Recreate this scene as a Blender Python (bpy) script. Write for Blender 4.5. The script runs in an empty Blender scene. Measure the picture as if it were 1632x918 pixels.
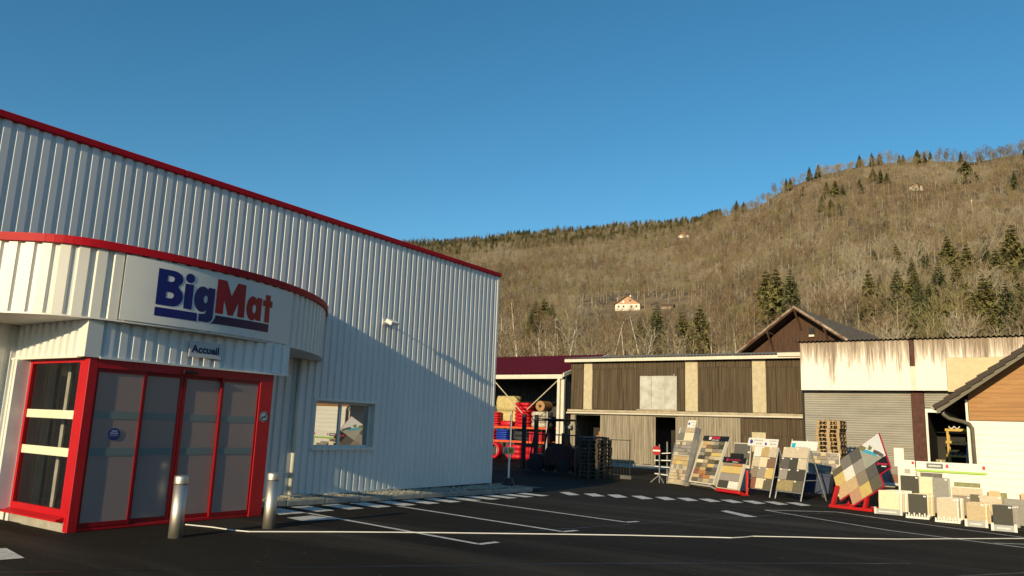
import bpy, bmesh, math, random
from mathutils import Vector, Matrix, noise
from math import radians as rad, sin, cos, pi, hypot, atan2, tan, degrees, exp

scene = bpy.context.scene
COL = scene.collection
rng = random.Random(7)

# ------------------------------------------------------------------ camera, sky, sun, exposure
EYE = 1.65
SUN_EL, SUN_AZ = 14.2, 4.8          # light travels towards +Y and a touch towards -X
cam_d = bpy.data.cameras.new('camera')
cam_d.sensor_width = 36.0
cam_d.lens = 1206.0 / 1632.0 * 36.0
cam_d.clip_start = 0.1
cam_d.clip_end = 6000
cam = bpy.data.objects.new('camera', cam_d)
COL.objects.link(cam)

def _n(v): return Vector(v).normalized()
_vy = _n((1634 - 816, -(710 - 459), -1206.0))        # world +Y seen in camera axes
_vx = _n((816 + 1010, (612 - 459), 1206.0))          # world +X seen in camera axes
_vz = _vx.cross(_vy)
_vz.normalize()
_vx = _vy.cross(_vz).normalized()
cam.matrix_world = Matrix.Translation((0, 0, EYE)) @ Matrix((_vx, _vy, _vz)).to_4x4()
scene.camera = cam

world = bpy.data.worlds.new('World')
scene.world = world
world.use_nodes = True
wn = world.node_tree
wn.nodes.clear()
w_out = wn.nodes.new('ShaderNodeOutputWorld')
w_bg = wn.nodes.new('ShaderNodeBackground')
w_sky = wn.nodes.new('ShaderNodeTexSky')
w_sky.sky_type = 'NISHITA'
w_sky.sun_disc = False
w_sky.sun_elevation = rad(SUN_EL)
w_sky.sun_rotation = rad(180 - SUN_AZ)
w_sky.altitude = 600
w_sky.air_density = 1.0
w_sky.dust_density = 0.2
w_sky.ozone_density = 3.0
w_hsv = wn.nodes.new('ShaderNodeHueSaturation')
w_hsv.inputs['Saturation'].default_value = 1.20
w_hsv.inputs['Hue'].default_value = 0.486
wn.links.new(w_sky.outputs[0], w_hsv.inputs['Color'])
wn.links.new(w_hsv.outputs[0], w_bg.inputs[0])
w_bg.inputs[1].default_value = 0.105
wn.links.new(w_bg.outputs[0], w_out.inputs[0])

sun_d = bpy.data.lights.new('sun', 'SUN')
sun_d.energy = 3.9
sun_d.angle = rad(0.53)
sun_d.color = (1.0, 0.80, 0.47)
sun = bpy.data.objects.new('sun', sun_d)
COL.objects.link(sun)
_sd = Vector((-sin(rad(SUN_AZ)) * cos(rad(SUN_EL)), cos(rad(SUN_AZ)) * cos(rad(SUN_EL)), -sin(rad(SUN_EL))))
sun.rotation_euler = _sd.to_track_quat('-Z', 'Y').to_euler()
sun.location = (5, -30, 20)

scene.view_settings.view_transform = 'Standard'
scene.view_settings.look = 'None'
scene.view_settings.gamma = 1.0
scene.view_settings.exposure = 0.4
scene.render.engine = 'CYCLES'
scene.cycles.max_bounces = 6
scene.cycles.diffuse_bounces = 3
scene.cycles.glossy_bounces = 3
scene.cycles.transmission_bounces = 4
scene.cycles.transparent_max_bounces = 12
scene.cycles.use_denoising = True
scene.cycles.denoiser = 'OPENIMAGEDENOISE'
scene.cycles.caustics_reflective = False
scene.cycles.caustics_refractive = False

# ------------------------------------------------------------------ materials
MATS = {}

def mat(name, col, rough=0.7, var=0.12, scale=3.0, bump=0.0, bscale=40.0, metal=0.0, spec=0.4, stretch=(1, 1, 1), col2=None, fac=0.5, detail=5.0):
    """Principled surface: base colour broken up by stretched noise (to col2 when given), fine bump."""
    if name in MATS: return MATS[name]
    m = bpy.data.materials.new(name)
    m.use_nodes = True
    nt = m.node_tree
    p = nt.nodes['Principled BSDF']
    p.inputs['Roughness'].default_value = rough
    p.inputs['Metallic'].default_value = metal
    p.inputs['Specular IOR Level'].default_value = spec
    tc = nt.nodes.new('ShaderNodeTexCoord')
    mp = nt.nodes.new('ShaderNodeMapping')
    mp.inputs['Scale'].default_value = stretch
    nt.links.new(tc.outputs['Object'], mp.inputs[0])
    nz = nt.nodes.new('ShaderNodeTexNoise')
    nz.inputs['Scale'].default_value = scale
    nz.inputs['Detail'].default_value = detail
    nz.inputs['Roughness'].default_value = 0.62
    nt.links.new(mp.outputs[0], nz.inputs['Vector'])
    rp = nt.nodes.new('ShaderNodeValToRGB')
    a = [max(0, c * (1 - var)) for c in col]
    b = list(col2) if col2 else [min(1, c * (1 + var)) for c in col]
    rp.color_ramp.elements[0].position = fac - 0.18
    rp.color_ramp.elements[1].position = fac + 0.18
    rp.color_ramp.elements[0].color = (*a, 1)
    rp.color_ramp.elements[1].color = (*b, 1)
    nt.links.new(nz.outputs['Fac'], rp.inputs[0])
    nt.links.new(rp.outputs[0], p.inputs['Base Color'])
    if bump > 0:
        n2 = nt.nodes.new('ShaderNodeTexNoise')
        n2.inputs['Scale'].default_value = bscale
        n2.inputs['Detail'].default_value = 3
        nt.links.new(mp.outputs[0], n2.inputs['Vector'])
        bp = nt.nodes.new('ShaderNodeBump')
        bp.inputs['Strength'].default_value = bump
        bp.inputs['Distance'].default_value = 0.02
        nt.links.new(n2.outputs['Fac'], bp.inputs['Height'])
        nt.links.new(bp.outputs[0], p.inputs['Normal'])
    MATS[name] = m
    return m

def mat_glass(name, tint=(0.9, 0.95, 0.95), clear=0.85, rough=0.02, coat=None):
    """Thin window pane: lets light straight through, mirrors by angle."""
    if name in MATS: return MATS[name]
    m = bpy.data.materials.new(name)
    m.use_nodes = True
    nt = m.node_tree
    nt.nodes.clear()
    o = nt.nodes.new('ShaderNodeOutputMaterial')
    t = nt.nodes.new('ShaderNodeBsdfTransparent')
    t.inputs[0].default_value = (*[c * clear for c in tint], 1)
    g = nt.nodes.new('ShaderNodeBsdfGlossy')
    g.inputs['Roughness'].default_value = rough
    fr = nt.nodes.new('ShaderNodeFresnel')
    fr.inputs[0].default_value = 1.55
    mx = nt.nodes.new('ShaderNodeMixShader')
    if coat is None: nt.links.new(fr.outputs[0], mx.inputs[0])
    else: mx.inputs[0].default_value = coat          # mirror coated glazing
    nt.links.new(t.outputs[0], mx.inputs[1])
    nt.links.new(g.outputs[0], mx.inputs[2])
    nt.links.new(mx.outputs[0], o.inputs[0])
    MATS[name] = m
    return m

def mat_frost(name, col=(0.56, 0.43, 0.39), trans=0.35, thru=0.12):
    """Frosted door pane: grey film that scatters light both ways, slight gloss."""
    if name in MATS: return MATS[name]
    m = bpy.data.materials.new(name)
    m.use_nodes = True
    nt = m.node_tree
    nt.nodes.clear()
    o = nt.nodes.new('ShaderNodeOutputMaterial')
    d = nt.nodes.new('ShaderNodeBsdfDiffuse'); d.inputs[0].default_value = (*col, 1)
    tl = nt.nodes.new('ShaderNodeBsdfTranslucent'); tl.inputs[0].default_value = (*[min(1, c * 1.6) for c in col], 1)
    tp = nt.nodes.new('ShaderNodeBsdfTransparent'); tp.inputs[0].default_value = (0.8, 0.82, 0.82, 1)
    g = nt.nodes.new('ShaderNodeBsdfGlossy'); g.inputs['Roughness'].default_value = 0.12
    fr = nt.nodes.new('ShaderNodeFresnel'); fr.inputs[0].default_value = 1.75
    m1 = nt.nodes.new('ShaderNodeMixShader'); m1.inputs[0].default_value = trans
    m2 = nt.nodes.new('ShaderNodeMixShader'); m2.inputs[0].default_value = thru
    m3 = nt.nodes.new('ShaderNodeMixShader')
    nt.links.new(d.outputs[0], m1.inputs[1]); nt.links.new(tl.outputs[0], m1.inputs[2])
    nt.links.new(m1.outputs[0], m2.inputs[1]); nt.links.new(tp.outputs[0], m2.inputs[2])
    nt.links.new(fr.outputs[0], m3.inputs[0]); nt.links.new(m2.outputs[0], m3.inputs[1]); nt.links.new(g.outputs[0], m3.inputs[2])
    nt.links.new(m3.outputs[0], o.inputs[0])
    MATS[name] = m
    return m

def mat_rust(name):
    """White painted fascia with rust runs that start at the top edge (object z) and thin out downwards."""
    m = bpy.data.materials.new(name)
    m.use_nodes = True
    nt = m.node_tree
    L = nt.links.new
    p = nt.nodes['Principled BSDF']
    p.inputs['Roughness'].default_value = 0.75
    tc = nt.nodes.new('ShaderNodeTexCoord')
    sp = nt.nodes.new('ShaderNodeSeparateXYZ')
    L(tc.outputs['Object'], sp.inputs[0])
    mp = nt.nodes.new('ShaderNodeMapping'); mp.inputs['Scale'].default_value = (1, 1, 0.05)
    L(tc.outputs['Object'], mp.inputs[0])
    def nz(scale, det=6):
        n = nt.nodes.new('ShaderNodeTexNoise'); n.inputs['Scale'].default_value = scale; n.inputs['Detail'].default_value = det
        n.inputs['Roughness'].default_value = 0.7
        L(mp.outputs[0], n.inputs['Vector']); return n
    n1, n2, n3 = nz(4.2), nz(24.0), nz(1.3, 3)
    def mth(op, a, b, c=None):
        k = nt.nodes.new('ShaderNodeMath'); k.operation = op
        for i, v in enumerate((a, b, c)):
            if v is None: continue
            if isinstance(v, (int, float)): k.inputs[i].default_value = v
            else: L(v, k.inputs[i])
        return k.outputs[0]
    depth = mth('MULTIPLY', sp.outputs['Z'], -1.0)          # 0 at the top, 2 m at the bottom
    run = mth('MULTIPLY_ADD', n1.outputs['Fac'], 4.2, mth('MULTIPLY_ADD', n2.outputs['Fac'], 3.0, -2.65))
    run = mth('MULTIPLY', run, mth('MULTIPLY_ADD', n3.outputs['Fac'], 3.2, -0.72))
    d = mth('SUBTRACT', run, depth)
    st = nt.nodes.new('ShaderNodeMapRange'); st.inputs[1].default_value = -0.10; st.inputs[2].default_value = 0.9
    L(d, st.inputs[0])
    cr = nt.nodes.new('ShaderNodeValToRGB')
    cr.color_ramp.elements[0].color = (0.82, 0.78, 0.70, 1)
    cr.color_ramp.elements[1].color = (0.24, 0.18, 0.135, 1)
    e = cr.color_ramp.elements.new(0.35); e.color = (0.54, 0.45, 0.36, 1)
    L(st.outputs[0], cr.inputs[0])
    L(cr.outputs[0], p.inputs['Base Color'])
    MATS[name] = m
    return m

def mat_asphalt(name):
    m = bpy.data.materials.new(name)
    m.use_nodes = True
    nt = m.node_tree
    L = nt.links.new
    p = nt.nodes['Principled BSDF']
    tc = nt.nodes.new('ShaderNodeTexCoord')
    def nz(scale, det, st=(1, 1, 1), rough=0.6, rot=0.0):
        mp = nt.nodes.new('ShaderNodeMapping'); mp.inputs['Scale'].default_value = st; mp.inputs['Rotation'].default_value = (0, 0, rot)
        L(tc.outputs['Object'], mp.inputs[0])
        n = nt.nodes.new('ShaderNodeTexNoise'); n.inputs['Scale'].default_value = scale; n.inputs['Detail'].default_value = det
        n.inputs['Roughness'].default_value = rough
        L(mp.outputs[0], n.inputs['Vector']); return n
    big = nz(0.16, 5)
    trk = nz(0.5, 5, (0.10, 1.4, 1), 0.65, rad(-38))
    grit = nz(55, 4)
    spk = nz(9, 2)
    def ramp(n, a, b, c0, c1):
        r = nt.nodes.new('ShaderNodeValToRGB'); r.color_ramp.elements[0].position = a; r.color_ramp.elements[1].position = b
        r.color_ramp.elements[0].color = (*c0, 1); r.color_ramp.elements[1].color = (*c1, 1)
        L(n.outputs['Fac'], r.inputs[0]); return r
    r1 = ramp(big, 0.35, 0.7, (0.014, 0.0125, 0.0105), (0.036, 0.031, 0.025))
    r2 = ramp(trk, 0.50, 0.74, (0, 0, 0), (0.046, 0.040, 0.031))
    r3 = ramp(grit, 0.35, 0.72, (0.45, 0.45, 0.45), (1.9, 1.85, 1.75))
    ad = nt.nodes.new('ShaderNodeMixRGB'); ad.blend_type = 'ADD'; ad.inputs[0].default_value = 1
    L(r1.outputs[0], ad.inputs[1]); L(r2.outputs[0], ad.inputs[2])
    ml = nt.nodes.new('ShaderNodeMixRGB'); ml.blend_type = 'MULTIPLY'; ml.inputs[0].default_value = 1
    L(ad.outputs[0], ml.inputs[1]); L(r3.outputs[0], ml.inputs[2])
    r4_ = ramp(spk, 0.69, 0.74, (0, 0, 0), (0.10, 0.092, 0.078))       # dust and pale grit lying about
    a2 = nt.nodes.new('ShaderNodeMixRGB'); a2.blend_type = 'ADD'; a2.inputs[0].default_value = 0.6
    L(ml.outputs[0], a2.inputs[1]); L(r4_.outputs[0], a2.inputs[2])
    L(a2.outputs[0], p.inputs['Base Color'])
    p.inputs['Roughness'].default_value = 0.85
    p.inputs['Specular IOR Level'].default_value = 0.09
    bp = nt.nodes.new('ShaderNodeBump'); bp.inputs['Strength'].default_value = 0.5; bp.inputs['Distance'].default_value = 0.006
    L(grit.outputs['Fac'], bp.inputs['Height']); L(bp.outputs[0], p.inputs['Normal'])
    MATS[name] = m
    return m

M_CLAD = mat('cladding_white', (0.73, 0.74, 0.73), 0.40, 0.05, 0.7, bump=0.10, bscale=1.3, spec=0.5, stretch=(1, 1, 0.35))
M_CLADF = mat('fascia_white', (0.74, 0.72, 0.66), 0.42, 0.04, 0.7, spec=0.5)
M_PANEL = mat('sign_white', (0.72, 0.72, 0.69), 0.34, 0.04, 1.6, bump=0.04, bscale=3)
M_RED = mat('coping_red', (0.44, 0.006, 0.014), 0.55, 0.10, 2.0, spec=0.2)
M_FRED = mat('frame_red', (0.47, 0.004, 0.010), 0.42, 0.08, 3.0, spec=0.5)
M_BLUE = mat('logo_blue', (0.006, 0.012, 0.14), 0.3, 0.08, 4)
M_LRED = mat('logo_red', (0.38, 0.006, 0.016), 0.3, 0.08, 4)
M_NAVY = mat('letter_navy', (0.015, 0.02, 0.07), 0.5, 0.05)
M_STEEL = mat('brushed_steel', (0.62, 0.58, 0.52), 0.52, 0.10, 8, metal=1.0, stretch=(1, 1, 0.15))
M_GALV = mat('galvanised_steel', (0.42, 0.42, 0.42), 0.5, 0.15, 9, metal=0.7)
M_DARK = mat('dark_metal', (0.035, 0.038, 0.045), 0.55, 0.2, 6)
M_BLACK = mat('black_plastic', (0.012, 0.012, 0.013), 0.5, 0.2)
M_CONC = mat('concrete', (0.34, 0.32, 0.28), 0.9, 0.2, 5, bump=0.3, bscale=30)
M_CONCD = mat('plinth_dark', (0.10, 0.095, 0.09), 0.9, 0.25, 4, bump=0.2)
M_GRAV = mat('gravel_stone', (0.36, 0.33, 0.28), 0.9, 0.35, 12)
M_PAINT = mat('road_paint', (0.42, 0.40, 0.36), 0.8, 0.15, 11, bump=0.3, bscale=60, col2=(0.82, 0.79, 0.73), fac=0.42, detail=9)
M_ASPH = mat_asphalt('asphalt_black')
M_EARTH = mat('valley_earth', (0.10, 0.085, 0.05), 0.95, 0.3, 0.05, col2=(0.09, 0.11, 0.04))
M_CORR = mat('corrugated_grey', (0.070, 0.050, 0.030), 0.9, 0.35, 3.0, stretch=(6, 6, 0.12), col2=(0.165, 0.122, 0.078))
M_PILLAR = mat('pillar_plaster', (0.50, 0.43, 0.29), 0.92, 0.14, 5, bump=0.2)
M_HATCH = mat('hatch_board', (0.42, 0.41, 0.37), 0.7, 0.18, 2.4, col2=(0.56, 0.54, 0.48))
M_WEATH = mat('weathered_board', (0.25, 0.21, 0.155), 0.92, 0.26, 2.5, bump=0.2, stretch=(5, 5, 0.3), col2=(0.36, 0.31, 0.24))
M_BEAM = mat('weathered_beam', (0.40, 0.34, 0.24), 0.9, 0.2, 4)
M_BARN = mat('barn_wood', (0.060, 0.032, 0.020), 0.9, 0.3, 5, stretch=(6, 6, 0.3), col2=(0.11, 0.058, 0.035))
M_BARNR = mat('barn_tiles', (0.20, 0.155, 0.115), 0.9, 0.35, 3)
M_VERGE = mat('verge_peeling', (0.16, 0.08, 0.055), 0.9, 0.2, 2, stretch=(1, 1, 1), col2=(0.55, 0.47, 0.36), fac=0.58)
M_RROOF = mat('shed_roof_red', (0.120, 0.010, 0.018), 0.7, 0.1, 1.5, spec=0.15)
M_CREAM = mat('cream_trim', (0.66, 0.60, 0.50), 0.6, 0.08, 3)
M_SHUT = mat('shutter_grey', (0.30, 0.285, 0.25), 0.6, 0.14, 1.4, stretch=(0.4, 1, 2), col2=(0.37, 0.35, 0.31))
M_BROWN = mat('rust_post', (0.085, 0.035, 0.025), 0.8, 0.3, 6)
M_RUSTW = mat_rust('rust_stained_white')
M_YPANEL = mat('cream_panel', (0.62, 0.52, 0.33), 0.85, 0.08, 6)
M_IVORY = mat('white_boards', (0.80, 0.78, 0.72), 0.6, 0.04, 3, stretch=(0.3, 1, 1))
M_PINE = mat('varnished_pine', (0.34, 0.15, 0.038), 0.55, 0.18, 3, stretch=(0.25, 3, 6), col2=(0.40, 0.195, 0.055))
M_SOFF = mat('soffit_pine', (0.50, 0.23, 0.055), 0.6, 0.15, 5)
M_VBOARD = mat('verge_board_grey', (0.16, 0.145, 0.105), 0.7, 0.1, 3)
M_TILE = mat('roof_tile_brown', (0.050, 0.036, 0.028), 0.75, 0.2, 10)
M_PIPE = mat('downpipe_grey', (0.17, 0.155, 0.12), 0.45, 0.1, 4, metal=0.3)
M_WHITEP = mat('white_paint', (0.74, 0.73, 0.69), 0.5, 0.05, 4)
M_ORANGE = mat('rack_orange', (0.60, 0.085, 0.022), 0.5, 0.12)
M_PALLET = mat('pallet_wood', (0.40, 0.27, 0.14), 0.9, 0.25, 6, col2=(0.50, 0.36, 0.20))
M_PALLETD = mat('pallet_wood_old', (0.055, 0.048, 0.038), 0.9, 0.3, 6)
M_LFRAME = mat('pale_frame', (0.58, 0.54, 0.44), 0.6, 0.08)
M_GLASS = mat_glass('window_glass', (0.97, 1.0, 1.0), 0.97)
M_GLASSD = mat_glass('office_glass', (0.5, 0.52, 0.52), 0.6, 0.01, coat=0.62)
M_FROST = mat_frost('frosted_pane')
M_FRSTR = mat_frost('frosted_stripe', (0.30, 0.38, 0.38), 0.35, 0.08)
M_STRIPE = mat('vinyl_band', (0.72, 0.72, 0.55), 0.5, 0.04)
M_INT = mat('interior_grey', (0.22, 0.21, 0.20), 0.8, 0.2, 1)
M_INTD = mat('interior_dark', (0.03, 0.028, 0.026), 0.9, 0.3, 1)

# ------------------------------------------------------------------ mesh helpers
class MB:
    """Collects shapes, then links them as one mesh object."""
    def __init__(s, M=None):
        s.v, s.f, s.M, s.mi, s.cur = [], [], M, [], 0
    def add(s, vs, fs):
        o = len(s.v)
        for v in vs:
            v = Vector(v)
            s.v.append(s.M @ v if s.M else v)
        for f in fs:
            s.f.append([i + o for i in f]); s.mi.append(s.cur)
        return s
    def box(s, x0, x1, y0, y1, z0, z1):
        vs = [(x, y, z) for z in (z0, z1) for y in (y0, y1) for x in (x0, x1)]
        return s.add(vs, [(0, 2, 3, 1), (4, 5, 7, 6), (0, 1, 5, 4), (2, 6, 7, 3), (0, 4, 6, 2), (1, 3, 7, 5)])
    def prism(s, poly, a, b, axis='y'):
        """Extrude a 2D polygon (list of pairs) from a to b along an axis."""
        n = len(poly)
        def P(p, t):
            return {'y': (p[0], t, p[1]), 'x': (t, p[0], p[1]), 'z': (p[0], p[1], t)}[axis]
        vs = [P(p, a) for p in poly] + [P(p, b) for p in poly]
        fs = [list(range(n)), list(range(2 * n - 1, n - 1, -1))] + [(i, i + n, (i + 1) % n + n, (i + 1) % n) for i in range(n)]
        return s.add(vs, fs)
    def tube(s, path, r, n=8, cap=True):
        path = [Vector(p) for p in path]
        rs = r if isinstance(r, (list, tuple)) else [r] * len(path)
        vs, fs = [], []
        prev = None
        for i, p in enumerate(path):
            d = (path[min(i + 1, len(path) - 1)] - path[max(i - 1, 0)]).normalized()
            if prev is None:
                a = d.orthogonal().normalized()
            else:
                a = (prev - d * prev.dot(d))
                a = a.normalized() if a.length > 1e-6 else d.orthogonal().normalized()
            prev = a
            b = d.cross(a)
            for k in range(n):
                t = 2 * pi * k / n
                vs.append(p + (a * cos(t) + b * sin(t)) * rs[i])
        for i in range(len(path) - 1):
            for k in range(n):
                fs.append((i * n + k, i * n + (k + 1) % n, (i + 1) * n + (k + 1) % n, (i + 1) * n + k))
        if cap:
            fs.append(list(range(n - 1, -1, -1)))
            fs.append([(len(path) - 1) * n + k for k in range(n)])
        return s.add(vs, fs)
    def lathe(s, prof, n=24, c=(0, 0, 0)):
        vs, fs = [], []
        for r, z in prof:
            for k in range(n):
                t = 2 * pi * k / n
                vs.append((c[0] + r * cos(t), c[1] + r * sin(t), c[2] + z))
        m = len(prof)
        for i in range(m - 1):
            for k in range(n):
                fs.append((i * n + k, i * n + (k + 1) % n, (i + 1) * n + (k + 1) % n, (i + 1) * n + k))
        fs.append(list(range(n - 1, -1, -1)))
        fs.append([(m - 1) * n + k for k in range(n)])
        return s.add(vs, fs)
    def ribs(s, org, along, out, L, z0, z1, prof, pitch, ztop=None):
        """Profiled sheet: prof = [(0..1 along a pitch, depth)], standing from z0 to z1 (ztop(l) overrides)."""
        org, along, out = Vector(org), Vector(along).normalized(), Vector(out).normalized()
        pts = []
        n = int(L / pitch) + 1
        for i in range(n):
            for u, d in prof:
                l = (i + u) * pitch
                if l <= L: pts.append((l, d))
        pts.append((L, prof[0][1]))
        vs, fs = [], []
        for l, d in pts:
            q = org + along * l + out * d
            vs.append((q.x, q.y, z0)); vs.append((q.x, q.y, ztop(l) if ztop else z1))
        for i in range(len(pts) - 1):
            fs.append((2 * i, 2 * i + 2, 2 * i + 3, 2 * i + 1))
        return s.add(vs, fs)
    def build(s, name, m, parent=None, origin=(0, 0, 0), smooth=False, bevel=0.0, local=False):
        off = Vector(origin)
        if parent is not None and not local:
            off = world_off(parent)
        me = bpy.data.meshes.new(name)
        me.from_pydata([tuple(v - off) for v in s.v] if not local else [tuple(v) for v in s.v], [], s.f)
        ms = m if isinstance(m, (list, tuple)) else [m]
        for k in ms: me.materials.append(k)
        if len(ms) > 1:
            me.polygons.foreach_set('material_index', s.mi)
        if smooth:
            me.polygons.foreach_set('use_smooth', [True] * len(me.polygons))
        me.update()
        bm = bmesh.new(); bm.from_mesh(me); bmesh.ops.recalc_face_normals(bm, faces=bm.faces)
        if bevel > 0:
            bmesh.ops.bevel(bm, geom=list(bm.edges), offset=bevel, segments=1, affect='EDGES', clamp_overlap=True)
        bm.to_mesh(me); bm.free()
        o = bpy.data.objects.new(name, me)
        COL.objects.link(o)
        if parent is not None:
            o.parent = parent
        elif not local:
            o.location = off
        return o

def world_off(o):
    v = Vector((0, 0, 0))
    while o is not None:
        v += o.location
        o = o.parent
    return v

def tag(o, label=None, cat=None, group=None, kind=None):
    if label: o['label'] = label
    if cat: o['category'] = cat
    if group: o['group'] = group
    if kind: o['kind'] = kind
    return o

def thing(name, label, cat, loc=(0, 0, 0), group=None):
    o = bpy.data.objects.new(name, None)
    o.empty_display_size = 0.2
    COL.objects.link(o)
    o.location = loc
    return tag(o, label, cat, group)

def copy_tree(o, parent=None):
    c = o.copy()
    COL.objects.link(c)
    c.parent = parent
    for ch in list(o.children):
        copy_tree(ch, c)
    return c

def share(name, src, parent, M):
    """A piece that shares mesh data with src, set by its own matrix under the parent."""
    o = bpy.data.objects.new(name, src)
    COL.objects.link(o)
    o.parent = parent
    o.matrix_local = M
    return o

def gz(y):
    return -0.018 * min(max(y - 9.0, 0.0), 11.0)

TRAP = [(0.0, 0.0), (0.26, 0.0), (0.36, 0.04), (0.90, 0.04)]
SINE = [(k / 6.0, 0.034 * cos(2 * pi * k / 6.0)) for k in range(6)]

# ------------------------------------------------------------------ 2D filled outlines (logo, lettering)
def outline_mesh(splines, res=0):
    """Filled flat shape from closed polylines (holes by even-odd). Returns a temporary mesh."""
    cu = bpy.data.curves.new('tmp_outline', 'CURVE')
    cu.dimensions = '2D'
    cu.fill_mode = 'BOTH'
    for sp in splines:
        q = cu.splines.new('POLY')
        q.points.add(len(sp) - 1)
        for i, (x, y) in enumerate(sp):
            q.points[i].co = (x, y, 0, 1)
        q.use_cyclic_u = True
    return _curve_mesh(cu)

def _curve_mesh(cu):
    ob = bpy.data.objects.new('tmp_outline', cu)
    COL.objects.link(ob)
    dg = bpy.context.evaluated_depsgraph_get()
    dg.update()
    me = bpy.data.meshes.new_from_object(ob.evaluated_get(dg))
    bpy.data.objects.remove(ob)
    bpy.data.curves.remove(cu)
    return me

def text_mesh(txt, size, bold=0.0, extrude=0.0, align='CENTER', width=1.0):
    cu = bpy.data.curves.new('tmp_text', 'FONT')
    cu.body = txt
    cu.size = size
    cu.align_x = align
    cu.align_y = 'CENTER'
    cu.offset = bold
    cu.extrude = extrude
    cu.resolution_u = 3
    return _curve_mesh(cu)

def place_mesh(name, me, m, parent, fn):
    """Bake a flat mesh through fn(x, y, z)->world and link it as a part of parent."""
    off = world_off(parent)
    for v in me.vertices:
        v.co = Vector(fn(v.co.x, v.co.y, v.co.z)) - off
    me.materials.clear()
    me.materials.append(m)
    me.update()
    me.name = name
    o = bpy.data.objects.new(name, me)
    COL.objects.link(o)
    o.parent = parent
    return o

def arc(cx, cy, rx, ry, a0, a1, n):
    return [(cx + rx * cos(rad(a0 + (a1 - a0) * k / n)), cy + ry * sin(rad(a0 + (a1 - a0) * k / n))) for k in range(n + 1)]

# ------------------------------------------------------------------ ground and terrain
g = MB()
g.add([(-4000, -4000, -0.5), (4000, -4000, -0.5), (4000, 4000, -0.5), (-4000, 4000, -0.5)], [(0, 1, 2, 3)])
tag(g.build('ground', M_EARTH), kind='structure')
g = MB()
rows = [-60, -20, 9, 20, 34, 80]
vs, fs = [], []
for i, y in enumerate(rows):
    vs += [(-70, y, gz(y)), (60, y, gz(y))]
    if i: fs.append((2 * i - 2, 2 * i - 1, 2 * i + 1, 2 * i))
g.add(vs, fs)
yard = tag(g.build('asphalt_yard', M_ASPH), kind='structure')

RIDGE = [(-110, 10, 1100), (-60, 12.2, 1100), (-42.7, 13.62, 1060), (-39.8, 13.9, 1050), (-34.9, 14.62, 1040), (-30.1, 15.24, 1020), (-25.2, 15.64, 1000),
         (-20.5, 15.86, 940), (-17.5, 16.63, 800), (-15.4, 17.11, 720), (-13.6, 18.27, 690), (-11.5, 19.02, 670), (-8.9, 19.44, 655), (-6.5, 19.42, 650),
         (-4.5, 19.25, 650), (-1.6, 18.85, 650), (1.3, 19.0, 650), (15, 19, 650), (40, 14, 700), (90, 10, 900)]

def ridge(a):
    if a <= RIDGE[0][0]: return RIDGE[0][1:]
    for p, q in zip(RIDGE, RIDGE[1:]):
        if a <= q[0]:
            t = (a - p[0]) / (q[0] - p[0])
            return p[1] + (q[1] - p[1]) * t, p[2] + (q[2] - p[2]) * t
    return RIDGE[-1][1:]

R0 = 78.0
def hill_z(x, y):
    r = hypot(x, y)
    if r < R0: return -0.3
    E, R = ridge(degrees(atan2(x, y)))
    E -= degrees(8.5 / R)
    u = (r - R0) / (R - R0)
    if u <= 1:
        s = ((u + 0.012) ** 0.36 - 0.012 ** 0.36) / (1.012 ** 0.36 - 0.012 ** 0.36)
        h = r * tan(rad(E * s))
    else:
        h = R * tan(rad(E)) - (r - R) * 0.22
    w = min(1.0, (r - R0) / 150.0)
    h += w * (noise.noise((x / 75.0, y / 75.0, 3.1)) * 5.0 + noise.noise((x / 26.0, y / 26.0, 9.0)) * 1.6) * (1.0 if u < 0.9 else 0.5)
    return h - 0.3

M_HILL = mat('hill_leaf_litter', (0.21, 0.145, 0.085), 0.95, 0.3, 0.06, col2=(0.31, 0.225, 0.125), detail=9)
g = MB()
vs, fs = [], []
azs = [-110 + i * 0.6 for i in range(334)]
us = [(i / 46.0) ** 1.7 for i in range(47)] + [1.01, 1.03, 1.08, 1.2, 1.5]
for a in azs:
    R_ = ridge(a)[1]
    for u in us:
        r = R0 - 2 + (R_ - R0 + 2) * u
        x, y = r * sin(rad(a)), r * cos(rad(a))
        vs.append((x, y, hill_z(x, y)))
n = len(us)
for i in range(len(azs) - 1):
    for j in range(n - 1):
        fs.append((i * n + j, i * n + j + 1, (i + 1) * n + j + 1, (i + 1) * n + j))
g.add(vs, fs)
tag(g.build('hill', M_HILL, smooth=True), kind='structure')

# painted markings, sheets a few millimetres above the asphalt
def marking(name, pts):
    b = MB()
    def lay(q):
        # split the sheet at the yard's bends (Y = 9 and Y = 20) by fine subdivision along its longest side
        N = 8
        V = []
        for i in range(N + 1):
            t = i / N
            for s in (0, 1):
                a = Vector(q[0]).lerp(Vector(q[3]), t) if s == 0 else Vector(q[1]).lerp(Vector(q[2]), t)
                V.append((a.x, a.y, gz(a.y) + 0.006))
        b.add(V, [(2 * i, 2 * i + 1, 2 * i + 3, 2 * i + 2) for i in range(N)])
    lay(pts)
    return b.build(name, M_PAINT, yard)

def line_mark(name, a, b, w=0.10):
    a, b = Vector(a), Vector(b)
    d = (b - a).normalized()
    n_ = Vector((-d.y, d.x)) * (w / 2)
    marking(name, [a + n_, a - n_, b - n_, b + n_])

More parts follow.
